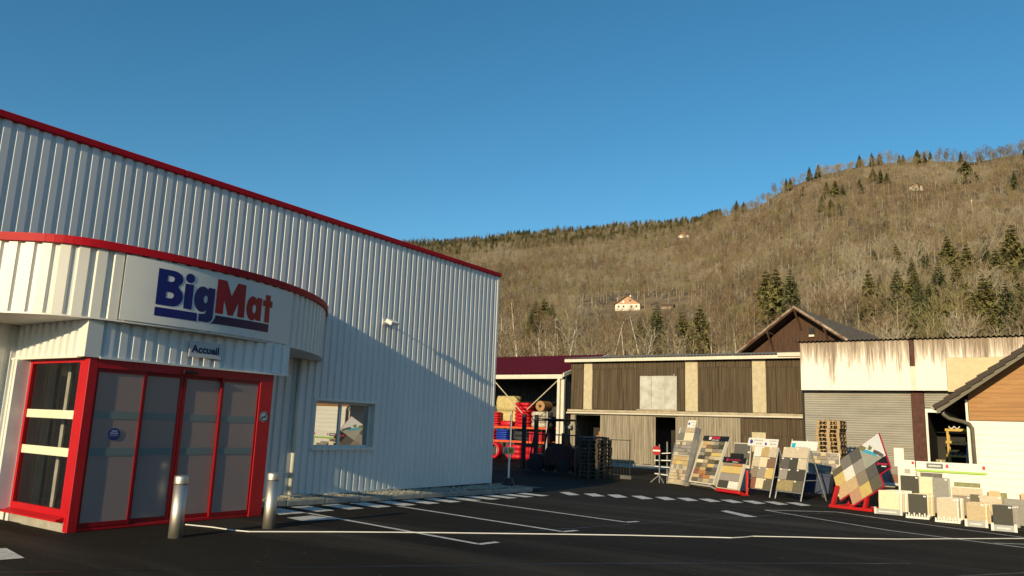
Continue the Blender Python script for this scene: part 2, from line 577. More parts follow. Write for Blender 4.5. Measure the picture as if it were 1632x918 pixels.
for k in range(11):
    y0 = 10.15 + 0.785 * k
    marking('hatch_stripe', [(-11.77, y0), (-11.79, y0 + 0.46), (-10.87, y0 + 0.30), (-10.85, y0 - 0.14)])
marking('hatch_stripe', [(-11.74, 9.5), (-11.74, 9.85), (-10.82, 9.72), (-10.80, 9.1)])
marking('painted_square', [(-10.41, 8.93), (-10.44, 9.52), (-9.83, 9.53), (-9.93, 8.85)])
for q in [[(-11.45, 19.85), (-11.33, 20.2), (-10.57, 19.5), (-10.66, 19.05)], [(-10.78, 20.1), (-10.6, 20.46), (-9.97, 19.9), (-10.1, 19.4)],
          [(-10.2, 20.45), (-10.0, 20.8), (-9.40, 20.18), (-9.55, 19.7)], [(-9.58, 20.74), (-9.38, 21.05), (-8.75, 20.42), (-8.9, 20.0)]]:
    marking('path_dash', q)
for k in range(7):
    x, y = -8.97 + 0.53 * k, 21.05 + 0.31 * k
    marking('path_dash', [(x, y), (x + 0.22, y + 0.32), (x + 0.76, y - 0.27), (x + 0.6, y - 0.70)])
marking('floor_arrow', [(-6.2, 18.5), (-6.18, 18.88), (-5.13, 17.85), (-5.33, 17.57)])
line_mark('parking_line', (-10.79, 9.72), (-6.5, 9.05)); line_mark('parking_line', (-6.5, 9.02), (-6.46, 9.45), 0.11)
line_mark('parking_line', (-10.88, 12.22), (-6.5, 11.42)); line_mark('parking_line', (-6.5, 11.39), (-6.44, 11.80), 0.11)
line_mark('parking_line', (-10.9, 14.80), (-6.5, 13.88)); line_mark('parking_line', (-6.5, 13.85), (-6.42, 14.25), 0.11)
line_mark('bay_line', (-5.6, 20.07), (-4.13, 21.3), 0.08); line_mark('bay_line', (-4.13, 21.3), (3.2, 17.1), 0.08)
line_mark('bay_line', (-5.55, 20.05), (-2.42, 17.65), 0.08); line_mark('bay_line', (-2.42, 17.65), (2.5, 15.8), 0.08)
line_mark('bay_line', (-0.6, 17.1), (0.6, 18.1), 0.08)
marking('painted_square', [(-10.3, 4.28), (-10.2, 4.55), (-9.40, 4.40), (-9.46, 4.16)])
M_SEAM = mat('bitumen_seam', (0.010, 0.009, 0.008), 0.5, 0.3, 6)
def seam(pts, w):
    b = MB(); vs = []
    for i, (x, y) in enumerate(pts):
        d = (Vector(pts[min(i + 1, len(pts) - 1)]) - Vector(pts[max(i - 1, 0)])).normalized(); n_ = Vector((-d.y, d.x)) * w * rng.uniform(.3, .7)
        vs += [(x + n_.x, y + n_.y, gz(y) + 0.003), (x - n_.x, y - n_.y, gz(y) + 0.003)]
    b.add(vs, [(2 * i, 2 * i + 1, 2 * i + 3, 2 * i + 2) for i in range(len(pts) - 1)]); b.build('paving_seam', M_SEAM, yard)
for a_, c_ in (((-7.2, 9.8), (-5.0, 19.0)), ((-9.5, 3.0), (-1.5, 12.6)), ((-5.0, 19.0), (-3.9, 21.6)), ((-3.0, 8.0), (1.5, 16.0))):
    seam([(a_[0] + (c_[0] - a_[0]) * k / 40 + rng.uniform(-.03, .03), a_[1] + (c_[1] - a_[1]) * k / 40 + rng.uniform(-.03, .03)) for k in range(41)], 0.05)
b = MB()
cp = [(-10.67, 7.22), (-10.19, 7.34), (-9.74, 7.37), (-9.47, 7.45), (-8.6, 8.42), (-7.61, 9.53), (-6.3, 11.08), (-5.56, 11.92), (-4.54, 12.94), (-4.25, 13.21),
      (-4.13, 13.51), (-4.06, 13.81), (-3.5, 14.42), (-2.77, 15.12), (-2.07, 15.94), (-0.97, 17.55), (0.4, 19.5)]
b.tube([(x, y, gz(y) + 0.010) for x, y in cp], 0.009, 6)
tag(b.build('rope', mat('cord_white', (0.72, 0.71, 0.69), 0.7, 0.1), origin=(-10.67, 7.22, 0)), 'thin white rope lying across the black asphalt from the shop door to the right', 'rope')

# ------------------------------------------------------------------ shop building
XW, YE, ZT = -13.1, 18.66, 6.26
shop = thing('shop_building', 'white ribbed metal shop with red roof edge, rounded entrance canopy and red framed vestibule', 'building', (-13.1, 8.0, 0))
def P(b, name, m, **k): return b.build(name, m, shop, **k)

V0, V1, VX = 5.6, 8.82, -10.93              # vestibule extent in Y, its door plane
WY0, WY1, WZ0, WZ1 = 11.76, 13.62, 1.04, 2.06
b = MB()
def clad(y0, y1, z0, z1):
    s0 = math.floor(y0 / 0.2) * 0.2
    # keep ribs in register: start the profile at a multiple of the pitch, clip to the span
    pts = []
    k = 0
    while True:
        done = False
        for u, d in TRAP:
            y = s0 + (k + u) * 0.2
            if y > y1: done = True; break
            if y >= y0: pts.append((y, d))
        if done: break
        k += 1
    def dep(y):
        u = (y / 0.2) % 1.0
        if u < 0.26: return 0.0
        if u < 0.36: return 0.04 * (u - 0.26) / 0.10
        if u < 0.90: return 0.04
        return 0.04 * (1 - (u - 0.90) / 0.10)
    if not pts or pts[0][0] > y0 + 1e-4: pts.insert(0, (y0, dep(y0)))
    if pts[-1][0] < y1 - 1e-4: pts.append((y1, dep(y1)))
    vs, fs = [], []
    for y, d in pts: vs += [(XW + d, y, z0), (XW + d, y, z1)]
    b.add(vs, [(2 * i, 2 * i + 2, 2 * i + 3, 2 * i + 1) for i in range(len(pts) - 1)])
clad(-8, V0, 0.05, 6.14); clad(V0, V1, 2.6, 6.14); clad(V1, WY0, 0.05, 6.14)
clad(WY0, WY1, 0.05, WZ0); clad(WY0, WY1, WZ1, 6.14); clad(WY1, YE - 0.05, 0.05, 6.14)
P(b, 'wall_cladding', M_CLAD)
b = MB(); b.ribs((-30, -8, 0), (1, 0, 0), (0, -1, 0), 16.6, 0.05, 4.3, TRAP, 0.2); P(b, 'end_wall', M_CLAD)
b = MB(); b.ribs((XW - 0.3, YE - 0.05, 0), (-1, 0, 0), (0, 1, 0), 16.6, -0.2, 4.3, TRAP, 0.2); P(b, 'end_wall', M_CLAD)
b = MB(); b.box(XW - 0.32, XW - 0.18, -8, YE - 0.1, 4.0, 6.14); P(b, 'parapet_back', M_CLAD)
b = MB(); b.box(XW - 0.32, XW - 0.18, 14.0, YE - 0.1, -0.2, 3.999); P(b, 'inner_skin', M_CLAD)
b = MB(); b.box(-30.1, -30, -8, YE, -0.2, 4.3); P(b, 'rear_wall', M_CLAD)
b = MB(); b.box(-30, XW - 0.33, -7.9, YE - 0.1, 4.1, 4.2); P(b, 'flat_roof', M_CONCD)
b = MB(); b.box(XW - 0.32, XW + 0.055, YE - 0.09, YE, -0.02, 6.14); P(b, 'corner_trim', M_CLAD, bevel=0.006)
for y0, y1 in ((-8.05, -4.0), (-3.995, 0.0), (0.005, 4.0), (4.005, 8.0), (8.005, 12.0), (12.005, 16.0), (16.005, YE + 0.05)):
    b = MB(); b.box(XW - 0.34, XW + 0.085, y0, y1, 6.14, 6.26); P(b, 'roof_coping', M_RED, bevel=0.012)
b = MB(); b.box(-30.1, XW - 0.35, YE - 0.15, YE + 0.05, 4.3, 4.42); P(b, 'roof_coping', M_RED)
b = MB(); b.box(-30.1, XW - 0.35, -8.05, -7.85, 4.3, 4.42); P(b, 'roof_coping', M_RED)
b = MB(); b.box(XW - 0.2, XW - 0.02, V1 + 0.05, YE - 0.02, -0.5, 0.06); P(b, 'plinth', M_CONCD)
b = MB(); b.box(XW - 0.2, XW - 0.02, -8, V0 - 0.05, -0.5, 0.06); P(b, 'plinth', M_CONCD)
b = MB(); b.box(XW - 0.02, XW + 0.06, V1 + 0.35, YE, 0.012, 0.048); P(b, 'base_flashing', M_CLAD)
# dark office floor and partition so that windows look into a room
b = MB(); b.box(-29, XW - 0.3, -7, 18, -0.3, -0.02); P(b, 'interior_floor', M_INTD)
b = MB(); b.box(-15.6, -15.5, 2, 17, -0.01, 3.2); P(b, 'interior_partition', M_INT)
# office window
win = MB(); rv = 0.17
win.box(XW - rv, XW + 0.05, WY0 - 0.05, WY0, WZ0 - 0.02, WZ1 + 0.05); win.box(XW - rv, XW + 0.05, WY1, WY1 + 0.05, WZ0 - 0.02, WZ1 + 0.05)
win.box(XW - rv, XW + 0.065, WY0 - 0.08, WY1 + 0.08, WZ1 + 0.001, WZ1 + 0.06)
window = P(win, 'window', M_CLADF)
b = MB(); b.box(XW - rv, XW + 0.09, WY0 - 0.07, WY1 + 0.07, WZ0 - 0.07, WZ0 - 0.021); b.build('sill', M_CLADF, window)
b = MB(); z0, z1 = WZ0 - 0.015, WZ1 - 0.002
x0, x1 = XW - rv + 0.01, XW - rv + 0.06
for y0, y1 in ((WY0 + 0.002, WY0 + 0.05), (WY1 - 0.05, WY1 - 0.002), (12.60, 12.68)): b.box(x0, x1, y0, y1, z0, z1)
b.box(x0 - 0.003, x1 + 0.003, WY0 + 0.051, 12.599, z0, z0 + 0.06); b.box(x0 - 0.003, x1 + 0.003, 12.681, WY1 - 0.051, z0, z0 + 0.06)
b.box(x0 - 0.003, x1 + 0.003, WY0 + 0.051, 12.599, z1 - 0.05, z1); b.box(x0 - 0.003, x1 + 0.003, 12.681, WY1 - 0.051, z1 - 0.05, z1)
b.build('frame', M_WHITEP, window)
for y0, y1 in ((WY0 + 0.04, 12.605), (12.675, WY1 - 0.04)):
    b = MB(); b.box(x0 + 0.018, x0 + 0.028, y0, y1, z0 + 0.05, z1 - 0.04); b.build('pane', M_GLASSD, window)

# canopy: plan curve from wall to wall
PLAN = [(-13.1, 3.8), (-12.4, 4.2), (-11.7, 4.62), (-11.05, 5.15), (-10.83, 5.9), (-10.75, 6.9), (-10.84, 8.1), (-11.15, 9.2), (-11.65, 10.2), (-12.25, 11.0), (-13.1, 11.8)]
def catmull(pts, n=20):
    p = [Vector(q) for q in pts]
    q = [2 * p[0] - p[1]] + p + [2 * p[-1] - p[-2]]
    out = []
    for i in range(1, len(q) - 2):
        a, c, d, e = q[i - 1], q[i], q[i + 1], q[i + 2]
        for k in range(n):
            t = k / n
            out.append(0.5 * ((2 * c) + (d - a) * t + (2 * a - 5 * c + 4 * d - e) * t * t + (3 * c - a - 3 * d + e) * t ** 3))
    out.append(p[-1])
    return out
CUR = catmull(PLAN)
ARC = [0.0]
for p, q in zip(CUR, CUR[1:]): ARC.append(ARC[-1] + (q - p).length)
def can(s, off=0.0):
    """Point of the canopy's plan curve at arc length s, pushed outwards by off."""
    s = min(max(s, 0.0), ARC[-1])
    i = 0
    while i < len(ARC) - 2 and ARC[i + 1] < s: i += 1
    t = (s - ARC[i]) / max(1e-9, ARC[i + 1] - ARC[i])
    p = CUR[i].lerp(CUR[i + 1], t)
    d0 = (CUR[min(i + 1, len(CUR) - 1)] - CUR[max(i - 1, 0)]).normalized()
    d1 = (CUR[min(i + 2, len(CUR) - 1)] - CUR[i]).normalized()
    d = d0.lerp(d1, t).normalized()
    return Vector((p.x + d.y * off, p.y - d.x * off))
ZB, ZF, ZC = 2.945, 3.955, 4.065
b = MB(); vs, fs = [], []
def fasc(s0, s1):
    pts, k = [], 0
    while True:
        end = False
        for u, d in TRAP:
            s = s0 + (k + u) * 0.23
            if s > s1: end = True; break
            pts.append((s, d))
        if end: break
        k += 1
    pts.append((s1, 0.0))
    vs = []
    for s, d in pts:
        p = can(s, d); vs += [(p.x, p.y, ZB + 0.012), (p.x, p.y, ZF)]
    b.add(vs, [(2 * i, 2 * i + 2, 2 * i + 3, 2 * i + 1) for i in range(len(pts) - 1)])
fasc(0.0, ARC[-1])
canopy = P(b, 'canopy', M_CLADF)
b = MB(); vs, fs = [], []                              # red coping in a few lengths
segs = [0.0, 2.2, 3.9, 5.0, 6.2, 7.6, ARC[-1]]
for a0, a1 in zip(segs, segs[1:]):
    b = MB(); vs = []; N = 16
    for i in range(N + 1):
        s = a0 + (a1 - a0 - 0.004) * i / N
        p, q = can(s, 0.085), can(s, -0.12)
        vs += [(p.x, p.y, ZF - 0.004), (p.x, p.y, ZC), (q.x, q.y, ZC), (q.x, q.y, ZF - 0.004)]
    fs = []
    for i in range(N):
        for k in range(4):
            fs.append((4 * i + k, 4 * i + (k + 1) % 4, 4 * i + 4 + (k + 1) % 4, 4 * i + 4 + k))
    fs += [(0, 1, 2, 3), (4 * N + 3, 4 * N + 2, 4 * N + 1, 4 * N)]
    b.add(vs, fs); b.build('coping', M_RED, canopy)
N = 90
ring = [can(ARC[-1] * i / N, 0.045) for i in range(N + 1)]
b = MB(); b.prism([(p.x, p.y) for p in ring] + [(XW + 0.045, ring[-1].y), (XW + 0.045, ring[0].y)], ZB - 0.012, ZB + 0.010, 'z'); b.build('soffit', M_CLADF, canopy)
ring = [can(ARC[-1] * i / N, -0.02) for i in range(N + 1)]
b = MB(); b.prism([(p.x, p.y) for p in ring] + [(XW + 0.045, ring[-1].y), (XW + 0.045, ring[0].y)], ZF - 0.10, ZF - 0.05, 'z'); b.build('canopy_roof', M_CONCD, canopy)

# vestibule header: ribbed box above the doors
FY0, FY1, FX = 5.5, 9.14, -10.90
b = MB()
b.ribs((FX - 0.05, FY0 + 0.22, 0), (0, 1, 0), (1, 0, 0), FY1 - FY0 - 0.24, 2.42, ZB - 0.013, TRAP, 0.2)
b.ribs((XW + 0.05, FY0 + 0.05, 0), (1, 0, 0), (0, -1, 0), 2.0, 2.42, ZB - 0.013, TRAP, 0.2)
b.ribs((FX - 0.05, FY1 - 0.05, 0), (-1, 0, 0), (0, 1, 0), 2.1, 2.42, ZB - 0.013, TRAP, 0.2)
header = P(b, 'entrance_header', M_CLAD)
b = MB(); b.box(FX - 0.07, FX, FY0, FY0 + 0.22, 2.40, ZB - 0.0135); b.box(FX - 0.16, FX - 0.071, FY0, FY0 + 0.02, 2.40, ZB - 0.0135); b.build('corner_trim', M_CLADF, header)
b = MB(); b.box(FX - 0.06, FX + 0.012, FY0 + 0.221, FY1, 2.385, 2.419); b.box(XW + 0.05, FX - 0.161, FY0 - 0.012, FY0 + 0.05, 2.385, 2.419); b.build('drip_edge', M_CLADF, header)
b = MB(); b.box(XW + 0.05, FX - 0.07, FY0 + 0.055, FY1 - 0.055, 2.425, 2.47); b.build('header_soffit', M_CLADF, header)

# vestibule frame, doors and side windows
b = MB()
b.box(VX - 0.12, VX, V0 + 0.1305, 8.55, 2.26, 2.415); fr_top = P(b, 'door_frame', M_FRED)
def member(name, x0, x1, y0, y1, z0, z1, par=fr_top, m=M_FRED, bevel=0.006):
    q = MB(); q.box(x0, x1, y0, y1, z0, z1); return q.build(name, m, par, bevel=bevel)
member('post', VX - 0.12, VX, V0, V0 + 0.13, 0.0, 2.416); member('post', VX - 0.12, VX, 8.552, V1, 0.0, 2.416)
member('threshold', VX - 0.1, VX - 0.02, V0 + 0.131, 8.551, 0.004, 0.05)
member('sensor', VX + 0.001, VX + 0.05, 7.05, 7.3, 2.285, 2.33, m=M_BLACK)
def door(name, y0, y1, x, lw, rw):
    z0, z1 = 0.055, 2.255
    q = MB(); t = 0.022
    q.box(x - t, x + t, y0, y0 + lw, z0, z1); q.box(x - t, x + t, y1 - rw, y1, z0, z1)
    q.box(x - t + .002, x + t - .002, y0 + lw, y1 - rw, z0, z0 + 0.06); q.box(x - t + .002, x + t - .002, y0 + lw, y1 - rw, z1 - 0.05, z1)
    d = P(q, name, mat('door_stile_red', (0.26, 0.003, 0.008), 0.4, 0.08))
    q = MB(); q.box(x - 0.006, x + 0.006, y0 + lw - 0.01, y1 - rw + 0.01, z0 + 0.05, z1 - 0.04); q.build('pane', M_FROST, d)
    for zc in (1.60, 1.08):
        q = MB(); q.box(x + 0.009, x + 0.011, y0 + lw + 0.004, y1 - rw - 0.004, zc - 0.055, zc + 0.055); q.build('vinyl_stripe', M_FRSTR, d)
    return d
d1 = door('fixed_door_panel', 5.735, 6.48, VX - 0.035, 0.03, 0.035)
door('sliding_door', 6.49, 7.13, VX - 0.085, 0.035, 0.05); door('sliding_door', 7.14, 7.85, VX - 0.085, 0.05, 0.035)
door('fixed_door_panel', 7.80, 8.55, VX - 0.035, 0.04, 0.03)
q = MB(); q.lathe([(0.088, 0), (0.088, 0.003)], 28); st = q
stk = thing('round_sticker', 'round dark blue sticker on the leftmost frosted door pane', 'sticker', (VX - 0.024, 6.1, 1.33))
def yz(o): o.matrix_local = Matrix.Rotation(rad(90), 4, 'Y'); return o
yz(q.build('disc', mat('sticker_blue', (0.02, 0.03, 0.16), 0.4, 0.2), stk, local=True))
for dz, w, h in ((0.045, 0.085, 0.022), (0.012, 0.12, 0.02), (-0.02, 0.13, 0.008)):
    q = MB(); q.box(VX - 0.0205, VX - 0.0195, 6.1 - w / 2, 6.1 + w / 2, 1.33 + dz - h / 2, 1.33 + dz + h / 2)
    q.build('printed_line', mat('sticker_pale', (0.30, 0.34, 0.48), 0.5, 0.3, 60), stk)
# side windows (left one faces the sun, right one lets it out again)
def side(name, y, outx0, outx1, sgn):
    q = MB(); t = 0.03
    z0, z1 = 0.20, 2.38
    q.box(outx0, outx0 + 0.07, y - t, y + t, z0, z1); q.box(outx1 - 0.13, outx1, y - t, y + t, z0, z1)
    q.box(outx0 + 0.07, outx1 - 0.13, y - t + .002, y + t - .002, z0, z0 + 0.09); q.box(outx0 + 0.07, outx1 - 0.13, y - t + .002, y + t - .002, z1 - 0.05, z1)
    w = P(q, name, M_FRED)
    q = MB(); q.add([(outx0 + 0.06, y, z0 + 0.08), (outx1 - 0.12, y, z0 + 0.08), (outx1 - 0.12, y, z1 - 0.04), (outx0 + 0.06, y, z1 - 0.04)], [(0, 1, 2, 3)]); q.build('pane', M_GLASS, w)
    for zc in (1.585, 1.06):
        q = MB(); q.box(outx0 + 0.071, outx1 - 0.131, y - sgn * 0.0 - 0.014, y - 0.009, zc - 0.06, zc + 0.06); q.build('vinyl_stripe', M_STRIPE, w)
    return w
side('side_window', V0 + 0.035, -12.66, VX - 0.122, 1)
side('side_window', V1 - 0.035, -13.04, VX - 0.122, -1)
b = MB(); b.box(-13.05, -12.665, V0 + 0.01, V0 + 0.06, 0.0, 2.384); P(b, 'side_panel', M_CLAD)
b = MB(); b.box(-12.74, -12.675, V0 - 0.19, V0 + 0.009, 0.17, 2.384); P(b, 'side_return', M_CLAD, bevel=0.006)
b = MB(); b.box(-12.80, -12.741, V0 - 0.20, V0 - 0.17, 0.0, 2.384); P(b, 'edge_trim', M_WHITEP)
b = MB(); b.prism([(V0 + 0.06, 0.215), (V0 - 0.10, 0.165), (V0 - 0.10, 0.14), (V0 + 0.06, 0.14)], -13.04, VX - 0.122, 'x'); P(b, 'side_sill', M_FRED)
b = MB(); b.box(-12.25, VX - 0.05, V0 + 0.001, V0 + 0.12, -0.1, 0.138); P(b, 'sill_base', M_CONC, bevel=0.008)
b = MB(); b.box(-13.05, -12.255, V0 + 0.03, V0 + 0.12, -0.1, 0.138); P(b, 'sill_base', M_CONC, bevel=0.008)
b = MB(); b.box(-13.05, VX - 0.13, V1 - 0.12, V1 - 0.001, -0.1, 0.198); P(b, 'sill_base', M_CONC)
b = MB(); b.box(-13.3, VX - 0.105, V0 + 0.125, V1 - 0.125, -0.1, 0.004); P(b, 'vestibule_floor', M_CONCD)
b = MB(); b.box(XW - 0.1, XW - 0.02, V0 - 0.1, 6.3, 0.05, 2.6); b.box(XW - 0.1, XW - 0.02, 8.2, V1 + 0.1, 0.05, 2.6); b.box(XW - 0.1, XW - 0.02, 6.3, 8.2, 2.2, 2.6); P(b, 'inner_wall', M_INT)
for k in range(3):                                     # upright strips added inside, standing in for pale bands in the side glass
    b = MB(); x = -12.30 + k * 0.40; b.box(x, x + (0.03 if k else 0.09), 6.0, 6.03, 0.02, 2.38); P(b, 'pale_strip', M_CONC)
# rainwater pipe right of the vestibule
b = MB(); b.tube([(XW + 0.10, 11.18, -0.02), (XW + 0.10, 11.18, 2.93)], 0.05, 12); dp = P(b, 'downpipe', M_CLADF, smooth=True)
for z in (0.9, 2.2):
    b = MB(); b.tube([(XW + 0.10, 11.18, z), (XW + 0.10, 11.18, z + 0.03)], 0.057, 12); b.build('bracket', M_WHITEP, dp)
b = MB(); b.box(XW + 0.0, XW + 0.45, 10.95, 11.5, -0.2, 0.06); P(b, 'pipe_gully', M_CONC, bevel=0.01)

# big curved sign
S0, S1 = 3.22, 6.56
sg = thing('store_sign', 'curved white sign panel with the blue and red BigMat logo on the canopy', 'sign', (can(4.9, .05).x, can(4.9, .05).y, ZB + 0.03))
b = MB(); vs = []; N = 40
for i in range(N + 1):
    s = S0 + (S1 - S0) * i / N
    p, q = can(s, 0.058), can(s, 0.045)
    vs += [(p.x, p.y, ZB + 0.02), (p.x, p.y, ZF - 0.03), (q.x, q.y, ZF - 0.03), (q.x, q.y, ZB + 0.02)]
fs = []
for i in range(N):
    for k in range(4): fs.append((4 * i + k, 4 * i + (k + 1) % 4, 4 * i + 4 + (k + 1) % 4, 4 * i + 4 + k))
fs += [(0, 1, 2, 3), (4 * N + 3, 4 * N + 2, 4 * N + 1, 4 * N)]
b.add(vs, fs); b.build('panel', M_PANEL, sg)
def on_sign(x, y, z): p = can(x, 0.0625 + z); return (p.x, p.y, y)
def dens(sp, step=0.06):
    out = []
    for a, c in zip(sp, sp[1:] + sp[:1]):
        n_ = max(1, int(abs(c[0] - a[0]) / step))
        for i in range(n_): out.append((a[0] + (c[0] - a[0]) * i / n_, a[1] + (c[1] - a[1]) * i / n_))
    return out
def glyph(name, m, *sps):
    me = outline_mesh([dens(s) for s in sps])
    bm = bmesh.new(); bm.from_mesh(me)
    x = S0
    while x < S1:
        bmesh.ops.bisect_plane(bm, geom=list(bm.verts) + list(bm.edges) + list(bm.faces), plane_co=(x, 0, 0), plane_no=(1, 0, 0)); x += 0.05
    bm.to_mesh(me); bm.free()
    place_mesh(name, me, m, sg, on_sign)
BL, TP = 3.262, 3.812
glyph('letter_b', M_BLUE,
      [(3.695, TP), (3.90, TP)] + arc(3.93, 3.69, 0.165, 0.122, 80, -50, 8) + [(4.03, 3.565)] + arc(3.94, 3.42, 0.18, 0.158, 50, -88, 9) + [(3.92, BL), (3.70, BL)],
      [(3.845, 3.725), (3.905, 3.725)] + arc(3.905, 3.68, 0.05, 0.045, 80, -80, 6) + [(3.905, 3.635), (3.845, 3.635)],
      [(3.845, 3.475), (3.915, 3.475)] + arc(3.915, 3.427, 0.055, 0.048, 80, -80, 6) + [(3.915, 3.38), (3.845, 3.38)])
glyph('letter_i', M_BLUE, [(4.138, 3.652), (4.282, 3.652), (4.285, BL), (4.142, BL)])
glyph('letter_dot', M_BLUE, arc(4.21, 3.745, 0.078, 0.075, 0, 345, 23))
glyph('letter_g', mat('logo_slate_blue', (0.010, 0.016, 0.115), 0.3, 0.1),
      [(4.675, 3.657), (4.548, 3.657), (4.542, 3.625)] + arc(4.455, 3.455, 0.145, 0.205, 62, 300, 16) + [(4.54, 3.315), (4.54, 3.26)] + arc(4.49, 3.26, 0.05, 0.035, 0, -90, 4) +
      [(4.42, 3.222), (4.422, 3.10), (4.56, 3.10)] + arc(4.575, 3.20, 0.10, 0.10, -90, 0, 6) + [(4.675, 3.3)],
      arc(4.515, 3.46, 0.035, 0.062, 0, 340, 17))
glyph('letter_m', M_LRED, [(4.708, BL + .01), (4.705, 3.828), (4.885, 3.828), (5.000, 3.59), (5.11, 3.828), (5.288, 3.828), (5.30, BL + .01), (5.155, BL + .01), (5.150, 3.50), (5.058, BL + .01), (4.955, BL + .01), (4.862, 3.50), (4.862, BL + .01)])
glyph('letter_a', M_LRED, [(5.690, 3.668), (5.565, 3.668), (5.562, 3.635)] + arc(5.47, 3.465, 0.138, 0.208, 60, 300, 16) + [(5.562, 3.30), (5.565, BL + .012), (5.690, BL + .012)],
      arc(5.515, 3.46, 0.042, 0.075, 0, 340, 17))
glyph('letter_t', M_LRED, [(5.775, 3.755), (5.905, 3.755), (5.905, 3.660), (5.970, 3.660), (5.970, 3.548), (5.905, 3.548), (5.915, BL + .012), (5.785, BL + .012), (5.778, 3.548), (5.715, 3.548), (5.715, 3.650), (5.775, 3.650)])
glyph('underline_bar', M_BLUE, [(3.698, 3.222), (4.388, 3.222), (4.392, 3.092), (3.70, 3.092)])
glyph('underline_bar', mat('logo_navy', (0.004, 0.008, 0.055), 0.3, 0.1), [(4.725, 3.235)] + [(5.915, 3.25), (5.913, 3.108), (4.64, 3.095), (4.69, 3.14), (4.715, 3.185)])

# Accueil sign
ac = thing('reception_sign', 'small grey sign reading Accueil above the entrance doors', 'sign', (-10.84, 7.36, 2.55))
b = MB(); b.box(-10.858, -10.845, 7.07, 7.65, 2.545, 2.80); b.build('plate', mat('sign_grey', (0.52, 0.54, 0.55), 0.5, 0.05), ac, bevel=0.003)
me = text_mesh('Accueil', 0.165, bold=0.006)
w = max(v.co.x for v in me.vertices) - min(v.co.x for v in me.vertices)
place_mesh('lettering', me, M_NAVY, ac, lambda x, y, z: (-10.842, 7.36 + x * 0.50 / w, 2.672 + y))

# no smoking roundel on the right door post
ns = thing('no_smoking_sign', 'small round no smoking sign on the right red door post', 'sign', (VX + 0.002, 8.68, 1.66))
def disc(name, r, off, m, parent, r_in=None, cy=8.68, cz=1.66):
    q = MB(); N = 28
    if r_in is None:
        q.add([(VX + off, cy + r * cos(2 * pi * k / N), cz + r * sin(2 * pi * k / N)) for k in range(N)], [list(range(N))])
    else:
        q.add([(VX + off, cy + rr_ * cos(2 * pi * k / N), cz + rr_ * sin(2 * pi * k / N)) for k in range(N) for rr_ in (r, r_in)], [(2 * k, (2 * k + 2) % (2 * N), (2 * k + 3) % (2 * N), 2 * k + 1) for k in range(N)])
    return q.build(name, m, parent)
disc('disc', 0.088, 0.003, mat('roundel_white', (0.6, 0.6, 0.6), 0.5, 0.05), ns)
disc('ring', 0.080, 0.005, M_BLACK, ns, 0.066)
q = MB(); q.M = Matrix.Translation((VX + 0.0055, 8.68, 1.66)) @ Matrix.Rotation(rad(45), 4, 'X'); q.box(0, 0.001, -0.07, 0.07, -0.008, 0.008); q.build('slash', M_BLACK, ns)
q = MB(); q.box(VX + 0.004, VX + 0.0045, 8.63, 8.73, 1.645, 1.662); q.build('cigarette', M_BLACK, ns)

# wall floodlight
fl = thing('wall_floodlight', 'white floodlight on a short arm high on the ribbed shop wall', 'floodlight', (XW + 0.05, 13.75, 4.08))
b = MB(); b.box(XW + 0.041, XW + 0.06, 13.68, 13.82, 4.02, 4.16); b.build('back_plate', M_WHITEP, fl)
b = MB(); b.tube([(XW + 0.06, 13.75, 4.09), (XW + 0.22, 13.75, 4.09)], 0.018, 8); b.build('arm', M_WHITEP, fl)
q = MB(Matrix.Translation((XW + 0.33, 13.72, 4.06)) @ Matrix.Rotation(rad(25), 4, 'Y')); q.box(-0.11, 0.11, -0.14, 0.14, -0.05, 0.05); hd = q.build('lamp_head', M_WHITEP, fl, bevel=0.015)
q = MB(Matrix.Translation((XW + 0.33, 13.72, 4.06)) @ Matrix.Rotation(rad(25), 4, 'Y')); q.box(-0.09, 0.09, -0.12, 0.12, -0.0535, -0.0515); q.build('lens', mat('lamp_lens', (0.5, 0.5, 0.48), 0.15, 0.05), hd)

# bollards
for x, y, lab in ((-9.69, 6.42, 'brushed steel bollard in front of the frosted doors, nearest the camera'), (-9.62, 7.92, 'brushed steel bollard at the right end of the entrance doors')):
    t = thing('bollard', lab, 'bollard', (x, y, 0), 'steel bollards before the entrance')
    b = MB(); b.lathe([(0.09, -0.1), (0.09, 0.70)], 40, (x, y, 0)); b.build('tube', M_STEEL, t, smooth=False)
    for p in t.children[0].data.polygons: p.use_smooth = len(p.vertices) == 4
    b = MB(); b.lathe([(0.091, 0.702), (0.093, 0.72), (0.093, 0.80), (0.086, 0.818), (0.03, 0.828), (0.002, 0.829)], 40, (x, y, 0)); c = b.build('cap', M_STEEL, t)
    for p in c.data.polygons: p.use_smooth = True

# kerb, gravel bed
bed = MB(); bed.add([(-13.12, 9.0, -0.06), (-12.1, 9.0, -0.06), (-12.1, 20.0, -0.11), (-13.12, 20.0, -0.11)], [(0, 1, 2, 3)])
tag(bed.build('gravel_bed', mat('bed_soil', (0.13, 0.12, 0.10), 0.95, 0.3, 8)), kind='structure')
kb = bpy.data.objects.new('kerb', None); COL.objects.link(kb); kb.location = (-12.0, 9.3, 0); tag(kb, kind='structure')
y = 9.25
while y < 18.9:
    b = MB(); z = gz(y + 0.5)
    b.box(-12.12, -11.98, y, y + 0.985, z - 0.2, z + 0.105); b.build('kerbstone', M_CONC, kb, bevel=0.015); y += 1.0
b = MB(); b.box(-13.6, -12.125, 19.1, 19.24, -0.5, -0.08); b.build('kerbstone', M_CONC, kb, bevel=0.015)
b = MB(); b.prism([(-12.6, 19.24), (-12.12, 19.24), (-11.985, 19.2), (-11.98, 18.9 + .36), (-11.98, 19.24)][:3] + [(-11.98, 19.24)], -0.5, -0.085, 'z'); 
gr = MB()
r2 = random.Random(3)
